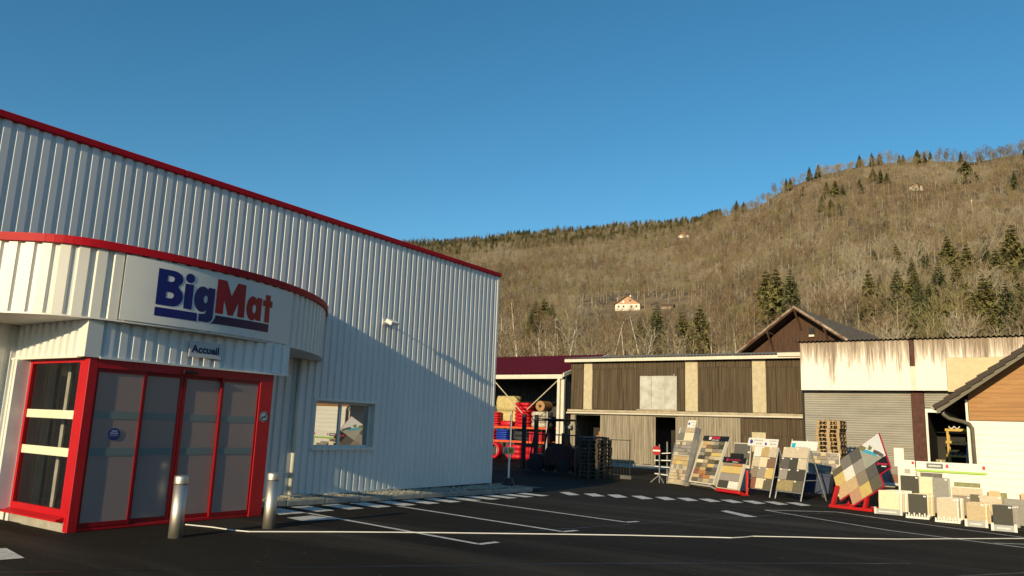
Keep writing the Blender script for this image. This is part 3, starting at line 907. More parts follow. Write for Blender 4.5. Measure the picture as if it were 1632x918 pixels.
for k in range(3600):
    x, yy = r2.uniform(-13.05, -12.14), r2.uniform(9.1, 19.0)
    s = r2.uniform(0.018, 0.045)
    z = -0.005 - 0.0085 * (yy - 9) + 0.07 * (0.5 + 0.5 * noise.noise((x * 3, yy * 1.3, 0))) + r2.uniform(-0.01, 0.02)
    rot = Matrix.Rotation(r2.uniform(0, 6), 3, 'Z') @ Matrix.Rotation(r2.uniform(0, 6), 3, 'X')
    vs = [rot @ Vector(v) * s for v in ((1, 0, 0), (-1.1, 0, 0.1), (0, .8, 0), (0, -.8, 0.1), (0, 0, .7), (0, 0, -.7))]
    gr.add([(x + v.x, yy + v.y, z + v.z) for v in vs], [(0, 2, 4), (2, 1, 4), (1, 3, 4), (3, 0, 4), (2, 0, 5), (1, 2, 5), (3, 1, 5), (0, 3, 5)])
tag(gr.build('gravel', M_GRAV), 'pale gravel stones in the bed along the shop wall', kind='stuff')

# warning sign post on a rubber foot at the shop corner
sx, sy = -12.62, 18.9
ws = thing('warning_sign', 'yellow warning sign on a thin white post standing by the shop corner', 'sign', (sx, sy, -0.10))
b = MB(); b.lathe([(0.20, -0.12), (0.19, -0.02), (0.12, 0.14), (0.10, 0.17)], 10, (sx, sy, 0)); b.build('foot', M_BLACK, ws)
b = MB(); b.tube([(sx, sy, 0.1), (sx, sy, 0.86)], 0.03, 8); b.build('post', M_WHITEP, ws)
b = MB(); b.tube([(sx, sy, 0.86), (sx, sy, 2.0)], 0.012, 6); b.build('rod', M_GALV, ws)
b = MB(); b.box(sx - 0.21, sx + 0.19, sy - 0.045, sy - 0.032, 0.86, 1.05); pl = b.build('plate', mat('sign_pale', (0.62, 0.60, 0.48), 0.5, 0.05), ws)
b = MB(); b.prism([(sx - 0.18, 0.885), (sx - 0.02, 0.885), (sx - 0.10, 1.03)], sy - 0.049, sy - 0.047, 'y'); b.build('triangle', M_BLACK, pl)
b = MB(); b.prism([(sx - 0.15, 0.90), (sx - 0.05, 0.90), (sx - 0.10, 1.0)], sy - 0.053, sy - 0.0505, 'y'); b.build('triangle_field', mat('sign_yellow', (0.62, 0.45, 0.03), 0.5, 0.1), pl)
b = MB(); b.box(sx + 0.01, sx + 0.17, sy - 0.049, sy - 0.047, 0.885, 1.025); b.build('yellow_field', MATS['sign_yellow'], pl)
for k in range(3):
    b = MB(); b.box(sx + 0.03, sx + 0.15 - 0.02 * k, sy - 0.053, sy - 0.0505, 0.985 - 0.035 * k, 0.997 - 0.035 * k); b.build('printed_line', M_BLACK, pl)

# ------------------------------------------------------------------ rear warehouse
GR = -0.2
YF = 36.5
wh = thing('warehouse', 'long weathered two storey warehouse clad in brown corrugated sheets with plaster pillars', 'building', (-14.4, YF, GR))
def W(b, name, m, par=None, **k): return b.build(name, m, par or wh, **k)
def corr(x0, x1, z0, z1, y=YF, name='corrugated_sheet', m=M_CORR, pitch=0.14, ragged=0.0, par=None):
    q = MB(); q.ribs((x0, y, 0), (1, 0, 0), (0, -1, 0), x1 - x0, z0, z1, SINE, pitch)
    if ragged:
        for i in range(0, len(q.v), 2):
            q.v[i].z += ragged * (noise.noise((q.v[i].x * 2.1, 0, z0)) )
    return q.build(name, m, par or wh)
# upper storey: sheets between the pillars, a top row and a lower row each, edges uneven
spans = [(-20.44, -19.70), (-19.15, -16.38), (-16.38, -14.33), (-14.33, -13.96), (-13.28, -10.63), (-9.96, -8.24)]
for i, (a, c) in enumerate(spans):
    corr(a, c, 4.86 if i != 2 else 4.46, 5.24, YF - 0.045, ragged=0.10)
    if i != 2:
        corr(a, c, 3.72, 4.95, YF - 0.0); corr(a, c, 2.72, 3.78, YF - 0.02, ragged=0.03)
for a, c in ((-19.70, -19.15), (-13.96, -13.28), (-10.63, -9.96)):
    q = MB(); q.box(a + .01, c - .01, YF - 0.03, YF + 0.25, 2.70, 5.24); W(q, 'pillar', M_PILLAR, bevel=0.02)
q = MB(); q.box(-16.36, -14.35, YF - 0.09, YF - 0.05, 2.76, 4.46); ht = W(q, 'loading_hatch', M_GALV)
for a, c in ((-16.35, -15.72), (-15.71, -14.98), (-14.97, -14.36)):
    q = MB(); q.box(a, c, YF - 0.115, YF - 0.092, 2.77, 4.45); q.build('panel', M_HATCH, ht, bevel=0.006)
q = MB(); q.tube([(-14.42, YF - 0.12, 4.5), (-14.42, YF - 0.3, 4.5)], 0.03, 6); q.build('hinge_arm', M_GALV, ht)
q = MB(); q.box(-16.5, -14.3, YF - 0.2, YF - 0.07, 2.70, 2.755); q.build('ledge', M_BEAM, ht)
# beam between the storeys, with sliding rail
q = MB(); q.box(-20.6, -8.05, YF - 0.16, YF - 0.045, 2.56, 2.69); W(q, 'storey_beam', M_BEAM, bevel=0.02)
q = MB(); q.tube([(-20.6, YF - 0.22, 2.50), (-8.0, YF - 0.22, 2.53)], 0.045, 8); W(q, 'gutter_pipe', M_CREAM)
q = MB(); q.box(-20.4, -11.1, YF - 0.02, YF + 0.06, 2.40, 2.555); W(q, 'door_rail', M_BEAM)
# ground floor
q = MB(); q.box(-20.44, -20.15, YF - 0.03, YF + 0.1, GR, 2.40); W(q, 'post', M_WEATH)
q = MB(); q.box(-14.44, -14.27, YF - 0.06, YF + 0.12, GR, 2.40); W(q, 'post', M_WEATH)
def plank_door(x0, x1, z0, z1, name, n_):
    d = thing_part(name)
    w = (x1 - x0) / n_
    for k in range(n_):
        q = MB(); dz = rng.uniform(-0.02, 0.02)
        q.box(x0 + k * w + 0.004, x0 + (k + 1) * w - 0.004, YF - 0.11 - rng.uniform(0, 0.012), YF - 0.07, z0 + dz, z1)
        q.build('plank', M_WEATH, d)
def thing_part(name):
    o = bpy.data.objects.new(name, None); COL.objects.link(o); o.parent = wh; return o
plank_door(-18.60, -15.48, 0.02, 2.42, 'sliding_door', 24)
plank_door(-14.26, -11.18, 0.02, 2.44, 'sliding_door', 24)
q = MB(); q.box(-18.6, -11.2, YF - 0.12, YF + 0.3, GR, 0.0); W(q, 'door_sill', M_CONC)
corr(-11.17, -8.24, 1.65, 2.52, YF - 0.045, ragged=0.04); corr(-11.17, -8.24, GR + .02, 1.72, YF - 0.02)
q = MB(); q.box(-10.66, -10.02, YF - 0.08, YF - 0.045, 0.9, 1.80); W(q, 'plywood_patch', M_PILLAR)
q = MB(); q.box(-8.24, -8.05, YF - 0.07, YF + 0.1, GR, 5.2); W(q, 'corner_post', M_WEATH)
# body behind, roof of corrugated sheets sloping back
q = MB(); q.box(-20.4, -8.1, 43.9, 44.0, GR, 5.9); W(q, 'rear_wall', M_CORR)
q = MB(); q.ribs((-20.44, YF + 0.05, 0), (0, 1, 0), (-1, 0, 0), 7.5, GR, 5.3, SINE, 0.14); W(q, 'side_wall', M_CORR)
q = MB(); q.ribs((-8.1, 44.0, 0), (0, -1, 0), (1, 0, 0), 7.4, GR, 5.3, SINE, 0.14); W(q, 'side_wall', M_CORR)
q = MB(); q.box(-20.3, -8.2, YF + 0.3, 43.9, GR, GR + 0.05); W(q, 'inner_floor', M_INTD)
q = MB(); q.box(-20.3, -8.2, YF + 0.3, 43.9, 2.6, 2.7); W(q, 'upper_floor', M_INTD)
q = MB(); q.box(-20.35, -8.2, 39.0, 39.1, GR + .06, 2.59); W(q, 'inner_partition', M_INTD)
roof = MB(); vs = []; fs = []
nx = int(12.75 / 0.177 * 6)
for i in range(nx + 1):
    x = -20.75 + 12.75 * i / nx
    d = 0.028 * cos(2 * pi * (x / 0.177))
    vs += [(x, YF - 0.42, 5.42 + d), (x, 44.2, 6.35 + d)]
roof.add(vs, [(2 * i, 2 * i + 2, 2 * i + 3, 2 * i + 1) for i in range(nx)])
W(roof, 'roof', mat('fibre_cement', (0.25, 0.235, 0.20), 0.95, 0.25, 3))
q = MB(); q.box(-20.7, -8.05, YF - 0.38, YF - 0.33, 5.22, 5.375); W(q, 'eave_board', M_CREAM)
q = MB(); q.box(-20.65, -8.1, YF - 0.33, YF + 0.3, 5.245, 5.29); W(q, 'eave_soffit', M_WEATH)
q = MB(); q.box(-9.3, -8.0, YF - 0.47, YF - 0.42, 5.30, 5.47); W(q, 'eave_patch', M_CREAM)
# dark shapes in the two openings
for x0, x1, z1 in ((-19.6, -18.7, 1.3),):
    t = thing('stacked_goods', 'dark stacked goods inside the left warehouse doorway', 'stack', (x0 + .4, 38.2, GR))
    for k in range(5):
        q = MB(); q.box(x0 + rng.uniform(0, .05), x1 - rng.uniform(0, .05), 37.8, 38.7, GR + 0.08 + k * 0.3, GR + 0.35 + k * 0.3); q.build('bundle', M_INT, t, bevel=0.02)
t = thing('orange_roll', 'upright orange brown roll standing in the left warehouse doorway', 'roll', (-18.85, 36.95, GR))
q = MB(); q.lathe([(0.12, 0), (0.12, 1.75), (0.06, 1.752)], 12, (-18.85, 36.95, GR)); q.build('wound_sheet', mat('roll_orange', (0.42, 0.16, 0.06), 0.8, 0.15), t)
q = MB(); q.lathe([(0.05, 0), (0.05, 1.80)], 10, (-18.85, 36.95, GR)); q.build('core', M_PALLET, t)
ol = thing('outside_lamp', 'small grey lamp bracket on the left warehouse post', 'lamp', (-20.35, YF - 0.05, 1.9))
q = MB(); q.box(-20.42, -20.28, YF - 0.2, YF - 0.032, 1.80, 1.86); q.build('bracket', M_GALV, ol)
q = MB(); q.lathe([(0.05, 0), (0.10, 0.05), (0.11, 0.16), (0.02, 0.2)], 10, (-20.35, YF - 0.26, 1.62)); q.build('shade', M_GALV, ol)

# ------------------------------------------------------------------ red roofed storage shed
sh = thing('storage_shed', 'open fronted storage shed with dark red metal roof and cream posts', 'shed', (-23, 36, GR))
vs = []; q = MB(); n_ = int(11.5 / 0.25)
for i in range(n_):
    for u, d in ((0, 0), (0.55, 0), (0.65, 0.035), (0.9, 0.035)):
        x = -32.0 + (i + u) * 0.25
        vs += [(x, 35.75, 4.56 + d), (x, 41.2, 6.12 + d)]
q.add(vs, [(2 * i, 2 * i + 2, 2 * i + 3, 2 * i + 1) for i in range(len(vs) // 2 - 1)])
q.build('roof', M_RROOF, sh)
q = MB(); q.box(-32, -20.62, 35.78, 35.88, 4.30, 4.53); q.build('eave_beam', M_CREAM, sh)
q = MB(); q.add([(-20.58, 35.75, 4.40), (-20.58, 35.75, 4.60), (-20.58, 41.2, 6.17), (-20.58, 41.2, 5.97), (-20.5, 35.75, 4.40), (-20.5, 35.75, 4.60), (-20.5, 41.2, 6.17), (-20.5, 41.2, 5.97)],
               [(0, 1, 2, 3), (7, 6, 5, 4), (0, 4, 5, 1), (1, 5, 6, 2), (2, 6, 7, 3), (3, 7, 4, 0)]); q.build('verge_trim', M_CREAM, sh)
for x in (-20.95, -27.5):
    q = MB(); q.box(x, x + 0.16, 35.80, 35.98, GR, 4.299); q.build('post', M_CREAM, sh, bevel=0.01)
q = MB(); q.box(-20.78, -20.60, 35.95, 36.1, GR, 4.28); q.build('corner_post', M_CREAM, sh)
q = MB(); q.tube([(-25.2, 35.9, 4.2), (-23.2, 35.9, 2.4)], 0.032, 6); q.build('brace', M_PILLAR, sh)
q = MB(); q.tube([(-20.98, 35.9, 4.2), (-22.9, 35.9, 2.6)], 0.032, 6); q.build('brace', M_PILLAR, sh)
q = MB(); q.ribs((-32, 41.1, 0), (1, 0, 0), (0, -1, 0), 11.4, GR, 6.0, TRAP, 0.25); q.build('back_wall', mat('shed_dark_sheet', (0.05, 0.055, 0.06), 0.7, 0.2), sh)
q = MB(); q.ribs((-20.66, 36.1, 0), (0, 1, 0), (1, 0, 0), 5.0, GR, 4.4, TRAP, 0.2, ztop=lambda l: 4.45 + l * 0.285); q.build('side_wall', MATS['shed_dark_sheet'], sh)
for y in (37.4, 39.2):
    q = MB(); z = 4.36 + (y - 35.75) * 0.286; q.box(-32, -20.7, y, y + 0.1, z, z + 0.16); q.build('purlin', M_DARK, sh)
# orange pallet rack with goods
rk = thing('pallet_rack', 'orange pallet rack holding red and blue goods inside the shed', 'rack', (-24.5, 38, GR))
for x in (-26.75, -22.45):
    for y in (37.25, 38.6):
        q = MB(); q.box(x, x + 0.09, y, y + 0.08, GR, 2.55); q.build('upright', M_GALV, rk)
q = MB(); q.box(-24.85, -24.79, 37.25, 37.32, GR, 2.6); q.build('upright', M_GALV, rk)
for z in (0.74, 1.54):
    for y in (37.26, 38.6):
        q = MB(); q.box(-26.66, -22.46, y + 0.01, y + 0.06, z, z + 0.12); q.build('shelf_beam', M_ORANGE, rk)
    q = MB(); q.box(-26.6, -22.5, 37.33, 38.59, z + 0.06, z + 0.09); q.build('shelf_board', M_PALLETD, rk)
M_REDG = mat('red_plastic', (0.50, 0.010, 0.022), 0.45, 0.2, 8, bump=0.4, bscale=12)
M_BLUEG = mat('blue_plastic', (0.012, 0.05, 0.38), 0.45, 0.2, 8, bump=0.4, bscale=12)
M_BALE = mat('straw_bale', (0.50, 0.42, 0.20), 0.8, 0.2, 6, bump=0.5, bscale=14)
M_WRAP = mat('clear_wrap', (0.40, 0.33, 0.24), 0.25, 0.35, 5, bump=0.8, bscale=9, col2=(0.62, 0.57, 0.48))
def layers(label, name, cat, m, x0, x1, y0, y1, z0, z1, n_, jit=0.03, piece='layer', rot=True):
    t = thing(name, label, cat, ((x0 + x1) / 2, (y0 + y1) / 2, z0))
    h = (z1 - z0) / n_
    for k in range(n_):
        q = MB()
        j = lambda: rng.uniform(-jit, jit)
        a, c = x0 + abs(j()), x1 - abs(j())
        # cushion like layer: belly wider than its seams
        zz0, zz1 = z0 + k * h + 0.004, z0 + (k + 1) * h - 0.004
        zm = (zz0 + zz1) / 2; e = min(0.06, h * 0.45)
        rings = [(e, zz0), (e * 0.25, zz0 + h * .22), (0, zm), (e * 0.25, zz1 - h * .22), (e, zz1)]
        vs, N = [], 16
        for ins, z in rings:
            w, d = (c - a) / 2 - ins, (y1 - y0) / 2 - ins
            for i in range(N):
                th = 2 * pi * i / N
                cx_, sy_ = cos(th), sin(th)
                sx_ = math.copysign(abs(cx_) ** 0.35, cx_); ss = math.copysign(abs(sy_) ** 0.35, sy_)
                wob = 1 + 0.02 * noise.noise((th * 2, z * 9, k * 3.7 + x0))
                vs.append(((a + c) / 2 + w * sx_ * wob, (y0 + y1) / 2 + d * ss * wob, z))
        fs = [list(range(N - 1, -1, -1)), [4 * N + i for i in range(N)]]
        for r_ in range(4):
            for i in range(N): fs.append((r_ * N + i, r_ * N + (i + 1) % N, (r_ + 1) * N + (i + 1) % N, (r_ + 1) * N + i))
        q.add(vs, fs); q.build(piece, m, t, smooth=True)
    return t
layers('pale yellow wrapped bales stacked two high on the rack top', 'wrapped_bale', 'bale', M_BALE, -26.5, -24.9, 37.9, 38.7, 1.64, 3.44, 2, piece='bale')
layers('heap of red sacks at the left end of the rack top', 'sack_heap', 'sacks', M_REDG, -26.7, -25.75, 37.3, 37.85, 1.64, 2.48, 6, 0.1, 'sack')
layers('flat red carton in front of the yellow bales', 'red_carton', 'carton', M_REDG, -25.7, -24.92, 37.32, 37.85, 1.64, 1.98, 1)
layers('tall pile of red wrapped coils on the rack top', 'coil_pile', 'coils', M_REDG, -24.8, -23.75, 37.4, 38.4, 1.64, 3.05, 7, 0.03, 'coil')
layers('clear wrapped load on the rack top below the brown roll', 'wrapped_load', 'load', M_WRAP, -23.65, -22.6, 37.4, 38.4, 1.64, 2.55, 3, 0.02, 'parcel')
t = thing('brown_roll', 'brown insulation roll lying on the clear wrapped load', 'roll', (-23.0, 37.9, 2.55))
q = MB(Matrix.Translation((-23.0, 37.45, 2.86)) @ Matrix.Rotation(rad(-90), 4, 'X')); q.lathe([(0.10, 0), (0.30, 0.0), (0.305, 0.9), (0.1, 0.9)], 20); q.build('wound_sheet', mat('roll_brown', (0.36, 0.20, 0.09), 0.8, 0.2), t)
q = MB(Matrix.Translation((-23.0, 37.43, 2.86)) @ Matrix.Rotation(rad(-90), 4, 'X')); q.lathe([(0.09, 0), (0.09, 0.015)], 14); q.build('core', M_INTD, t)
layers('red crates on the middle shelf left of the blue sacks', 'red_crate', 'crates', M_REDG, -26.6, -26.08, 37.35, 38.3, 0.84, 1.45, 3, 0.02, 'crate')
layers('bright blue sacks on the middle shelf', 'blue_sack', 'sacks', M_BLUEG, -26.05, -25.15, 37.35, 38.3, 0.84, 1.47, 5, 0.04, 'sack')
layers('dark cartons on the middle shelf behind the white upright', 'dark_carton', 'cartons', M_DARK, -24.75, -23.75, 37.35, 38.3, 0.84, 1.4, 2, 0.02, 'carton')
t = thing('red_slat_stack', 'upright red boards on the right of the middle shelf', 'boards', (-23.2, 37.8, 0.84))
for k in range(9):
    q = MB(); x = -23.65 + k * 0.1; q.box(x, x + 0.08, 37.35, 38.2, 0.84, 1.38 + rng.uniform(-.02, .02)); q.build('board', M_REDG, t)
t = thing('hose_coil', 'big red hose coil lying on the shed floor', 'hose', (-25.9, 37.2, GR))
for k in range(4):
    q = MB(); pts = [(-25.95 + 0.42 * cos(2 * pi * i / 20), 37.1 + k * 0.14, 0.24 + 0.40 * sin(2 * pi * i / 20)) for i in range(21)]
    q.tube(pts, 0.085, 8, cap=False); q.build('hose_loop', M_REDG, t, smooth=True)
layers('red sacks on the shed floor right of the hose coil', 'floor_sack', 'sacks', M_REDG, -25.3, -24.2, 37.35, 38.2, GR + .02, 0.62, 3, 0.06, 'sack')
layers('low red wrapped block on the shed floor', 'red_block', 'block', M_REDG, -24.1, -23.0, 37.3, 38.2, GR + .02, 0.52, 2, 0.02, 'parcel')

# gate, fence panels, forklift, dark pallets in the shop's shadow
def mesh_panel(label, name, p0, p1, z0, z1, nbar, r=0.012, post=0.03, group=None, foot=False):
    p0, p1 = Vector(p0), Vector(p1)
    t = thing(name, label, 'fence', (p0.x, p0.y, GR), group)
    for p in (p0, p1):
        q = MB(); q.tube([(p.x, p.y, z0), (p.x, p.y, z1)], post, 6); q.build('post', M_DARK, t)
    for z in (z0 + 0.12, z1 - 0.03):
        q = MB(); q.tube([(p0.x, p0.y, z), (p1.x, p1.y, z)], post * 0.8, 6); q.build('rail', M_DARK, t)
    for k in range(1, nbar):
        p = p0.lerp(p1, k / nbar); q = MB(); q.tube([(p.x, p.y, z0 + 0.12), (p.x, p.y, z1 - 0.03)], r, 4); q.build('bar', M_DARK, t)
    if foot:
        q = MB(); q.box(p1.x - 0.35, p1.x + 0.12, p1.y - 0.12, p1.y + 0.12, GR + 0.005, GR + 0.14); q.build('foot', M_CONCD, t)
    return t
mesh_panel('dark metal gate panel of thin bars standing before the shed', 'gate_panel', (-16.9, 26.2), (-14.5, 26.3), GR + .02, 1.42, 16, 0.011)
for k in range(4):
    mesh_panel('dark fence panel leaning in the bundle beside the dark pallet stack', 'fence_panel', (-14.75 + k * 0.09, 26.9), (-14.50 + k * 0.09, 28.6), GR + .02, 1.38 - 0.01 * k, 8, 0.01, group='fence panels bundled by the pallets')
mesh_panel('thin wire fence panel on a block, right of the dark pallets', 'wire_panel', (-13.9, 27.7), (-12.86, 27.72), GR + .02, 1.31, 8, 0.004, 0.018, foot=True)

def pallet_proto(m, slim=False):
    t = bpy.data.objects.new('pallet', None); COL.objects.link(t)
    if not slim:
        for k in range(5):
            q = MB(); y = -0.4 + 0.0 + k * 0.175; q.box(-0.6, 0.6, y, y + (0.1 if k % 2 else 0.12), 0.122, 0.144); q.build('deck_board', m, t, local=True)
    else:
        q = MB(); q.box(-0.6, 0.6, -0.4, 0.4, 0.122, 0.144); q.build('deck_board', m, t, local=True)
    for y in (-0.4, -0.07, 0.3):
        q = MB(); q.box(-0.6, 0.6, y, y + 0.1, 0, 0.022); q.build('base_board', m, t, local=True)
    for x in (-0.6, -0.07, 0.455):
        q = MB()
        for y in (-0.4, -0.07, 0.3): q.box(x, x + 0.145, y + 0.001, y + 0.099, 0.0225, 0.1)
        q.box(x, x + 0.145, -0.4, 0.4, 0.1005, 0.1215)
        q.build('block_row', m, t, local=True)
    return t
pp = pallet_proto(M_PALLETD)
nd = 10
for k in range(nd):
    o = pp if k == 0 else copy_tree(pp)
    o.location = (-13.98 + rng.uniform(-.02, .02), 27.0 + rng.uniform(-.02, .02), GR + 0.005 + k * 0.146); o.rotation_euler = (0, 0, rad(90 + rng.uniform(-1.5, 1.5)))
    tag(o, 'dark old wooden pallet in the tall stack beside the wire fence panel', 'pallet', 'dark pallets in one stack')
pq = pallet_proto(M_PALLET)
for k in range(17):
    o = pq if k == 0 else copy_tree(pq)
    o.location = (-5.90 + rng.uniform(-.025, .025), 30.1 + rng.uniform(-.02, .02), GR + 0.005 + k * 0.146); o.rotation_euler = (0, 0, rad(90 + rng.uniform(-0.8, 0.8)))
    tag(o, 'pale wooden pallet in the tall stack before the grey roller shutter', 'pallet', 'pale pallets in one stack')

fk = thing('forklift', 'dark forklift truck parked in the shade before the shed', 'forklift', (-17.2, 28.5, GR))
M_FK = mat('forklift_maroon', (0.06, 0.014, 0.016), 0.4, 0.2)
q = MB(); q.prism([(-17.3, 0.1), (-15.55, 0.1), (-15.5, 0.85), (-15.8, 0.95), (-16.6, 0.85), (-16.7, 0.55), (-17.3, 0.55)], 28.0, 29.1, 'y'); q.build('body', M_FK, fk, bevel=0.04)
for y in (28.05, 28.95):
    q = MB(); q.tube([(-17.25, y, 0.5), (-17.0, y, 1.95), (-15.95, y, 1.98), (-15.65, y, 0.9)], 0.035, 6); q.build('guard_bar', M_BLACK, fk)
    q = MB(); q.box(-17.62, -17.48, y - .05, y + .05, -0.1, 2.2); q.build('mast', M_BLACK, fk)
    q = MB(); q.box(-18.5, -17.63, y - .06, y + .06, -0.12, -0.08); q.build('fork', M_BLACK, fk)
    for x, r_ in ((-17.0, 0.32), (-15.9, 0.26)):
        q = MB(Matrix.Translation((x, y + (-.16 if y < 28.5 else .0), GR + r_)) @ Matrix.Rotation(rad(-90), 4, 'X')); q.lathe([(r_ * .55, 0), (r_, 0.02), (r_, 0.15), (r_ * .55, 0.17)], 18); q.build('wheel', M_BLACK, fk)
q = MB(); q.box(-17.0, -15.95, 28.0, 29.0, 1.99, 2.04); q.build('roof_guard', M_BLACK, fk)
q = MB(); q.box(-16.55, -16.1, 28.3, 28.8, 0.86, 1.0); q.box(-16.15, -16.05, 28.3, 28.8, 1.0, 1.45); q.build('seat', M_BLACK, fk)
fk.scale = (1.22, 1.1, 1.0); fk.location.x -= 0.35

# no entry sign and white sill display on a tripod
ne = thing('no_entry_sign', 'round red and white no entry sign on a thin post by the dark doorway', 'sign', (-11.30, 26.9, GR))
q = MB(); q.tube([(-11.30, 26.92, GR + .004), (-11.30, 26.92, 1.2)], 0.022, 6); q.build('post', M_GALV, ne)
q = MB(Matrix.Translation((-11.40, 26.89, 0.965)) @ Matrix.Rotation(rad(90), 4, 'X')); q.lathe([(0.17, 0), (0.17, 0.01)], 26); dsc = q.build('disc', mat('sign_red', (0.36, 0.012, 0.02), 0.45, 0.1), ne)
q = MB(); q.box(-11.54, -11.26, 26.873, 26.878, 0.935, 0.995); q.build('white_bar', M_WHITEP, ne)
for a in (200, 320, 80):
    q = MB(); q.tube([(-11.30, 26.92, GR + 0.30), (-11.30 + 0.32 * cos(rad(a)), 26.92 + 0.32 * sin(rad(a)), GR + 0.012)], 0.014, 5); q.build('foot_leg', M_GALV, ne)
sd = thing('sill_display', 'stand with white window sills fanned out behind the no entry sign', 'display', (-11.15, 27.3, GR))
q = MB(); q.tube([(-11.15, 27.3, GR + .004), (-11.15, 27.3, 1.3)], 0.03, 6); q.build('pole', M_GALV, sd)
for k, z in enumerate((0.08, 0.36, 0.60, 0.86)):
    q = MB(Matrix.Translation((-11.15, 27.2, z)) @ Matrix.Rotation(rad(4 - k * 3), 4, 'Y')); q.box(-0.40, 0.35 - 0.04 * k, -0.16, 0.08, 0, 0.035); q.build('sill_sample', M_WHITEP, sd, bevel=0.008)

# ------------------------------------------------------------------ rust stained building with roller shutter
YR = 34.5
rb = thing('shutter_building', 'low building with rust streaked white fascia above a grey roller shutter', 'building', (-3, YR, GR))
TOPZ = 5.66
for x0, x1, z0, nm in ((-7.82, -3.62, 3.64, 'fascia_panel'), (-3.44, -2.36, 3.64, 'fascia_panel'), (-2.355, 4.5, 4.92, 'fascia_panel')):
    q = MB(); q.box(x0, x1, YR - 0.45, YR - 0.40, z0, TOPZ)
    o = q.build(nm, M_RUSTW, rb)
    # material reads depth below the top edge from the object's own origin
    dv = Vector((x0, YR - 0.45, TOPZ)) - Vector((-3, YR, GR))
    for v in o.data.vertices: v.co -= dv
    o.location = dv
q = MB(); q.box(-3.62, -3.44, YR - 0.44, YR - 0.405, 3.64, 4.6); q.build('fascia_panel', M_CREAM, rb)
q = MB(); q.box(-3.60, -3.46, YR - 0.43, YR - 0.41, 4.6, TOPZ); q.build('rusted_gap', M_BROWN, rb)
q = MB(); q.box(-2.35, 4.5, YR - 0.44, YR - 0.40, 3.60, 4.915); q.build('cream_panel', M_YPANEL, rb)
q = MB(); q.box(-7.8, 4.5, YR - 0.40, YR, 3.66, 3.72); q.build('fascia_soffit', M_WEATH, rb)
vs = []; q = MB(); nx = int(12.6 / 0.177 * 6)
for i in range(nx + 1):
    x = -8.0 + 12.6 * i / nx; d = 0.03 * cos(2 * pi * (x / 0.177)); vs += [(x, YR - 0.62, TOPZ + 0.04 + d), (x, 43, TOPZ + 0.35 + d)]
q.add(vs, [(2 * i, 2 * i + 2, 2 * i + 3, 2 * i + 1) for i in range(nx)]); q.build('roof', mat('roof_black', (0.035, 0.03, 0.028), 0.9, 0.2), rb)
def slats(x0, x1, z0, z1, name, y=YR, m=M_SHUT, pitch=0.096):
    q = MB(); vs = []; z = z0
    while z < z1:
        for u, d in ((0, 0), (0.12, 0.018), (0.5, 0.03), (0.85, 0.02)):
            vs += [(x0, y - d, min(z + u * pitch, z1)), (x1, y - d, min(z + u * pitch, z1))]
        z += pitch
    q.add(vs, [(2 * i, 2 * i + 1, 2 * i + 3, 2 * i + 2) for i in range(len(vs) // 2 - 1)])
    return q.build(name, m, rb)
slats(-7.80, -3.69, GR, 3.655, 'roller_shutter')
slats(-3.22, -1.72, 2.98, 3.655, 'rolled_shutter', YR - 0.03)
q = MB(); q.box(-3.69, -3.23, YR - 0.12, YR + 0.1, GR, 3.655); q.build('steel_post', M_BROWN, rb, bevel=0.01)
q = MB(); q.box(-3.22, -1.6, YR - 0.06, YR + 0.02, 2.80, 2.95); q.build('door_lintel', M_WHITEP, rb)
q = MB(); q.box(-3.22, -3.14, YR - 0.05, YR + 0.02, GR, 2.798); q.build('door_jamb', M_WHITEP, rb)
q = MB(); q.box(-1.80, -1.55, YR - 0.05, YR + 0.02, GR, 2.798); q.build('door_jamb', M_CREAM, rb)
q = MB(); q.box(-1.5, 4.5, YR - 0.04, YR + 0.05, GR, 3.60); q.build('side_wall', M_CREAM, rb)
q = MB(); q.box(-7.8, 4.4, 38.0, 38.1, GR, 5.5); q.box(-7.9, -7.8, YR, 42.9, GR, 5.6); q.box(-3.25, -3.15, YR + 0.2, 38, GR, 3.6); q.box(-1.5, -1.4, YR + 0.1, 38, GR, 3.6); q.box(-3.2, -1.4, YR + 0.1, 38, 3.2, 3.3); q.build('inner_shell', M_INTD, rb)
# shelf in the doorway
sf = thing('wooden_shelf', 'yellow wooden shelf with pipe fittings inside the open doorway', 'shelf', (-2.1, 35.4, GR))
M_YW = mat('yellow_timber', (0.55, 0.37, 0.10), 0.8, 0.15, 6)
for x in (-2.58, -1.84):
    for y in (35.1, 35.6):
        q = MB(); q.box(x, x + 0.08, y, y + 0.08, GR, 2.2); q.build('upright', M_YW, sf)
for z in (0.55, 1.1, 1.62, 2.1):
    q = MB(); q.box(-2.62, -1.74, 35.06, 35.099, z, z + 0.10); q.build('shelf_rail', M_YW, sf)
    q = MB(); q.box(-2.5, -1.84, 35.1, 35.68, z + 0.03, z + 0.06); q.build('shelf_board', M_PALLET, sf)
q = MB(); q.tube([(-1.98, 35.0, 0.4), (-1.86, 35.03, 1.7)], 0.035, 6); q.build('brace', M_GALV, sf)
for k in range(4):
    t = thing('pipe_end', 'dark pipe end lying on the shelf in the doorway', 'pipe', (-2.40 + k * 0.16, 35.2, 1.16), 'pipe ends on the shelf')
    q = MB(Matrix.Translation((-2.40 + k * 0.16, 35.05, 1.235)) @ Matrix.Rotation(rad(-90), 4, 'X')); q.lathe([(0.055, 0), (0.075, 0.0), (0.075, 0.5)], 12); q.build('pipe_wall', M_DARK, t)
    q = MB(Matrix.Translation((-2.40 + k * 0.16, 35.048, 1.235)) @ Matrix.Rotation(rad(-90), 4, 'X')); q.lathe([(0.05, 0), (0.05, 0.001)], 12); q.build('pipe_mouth', M_BLACK, t)
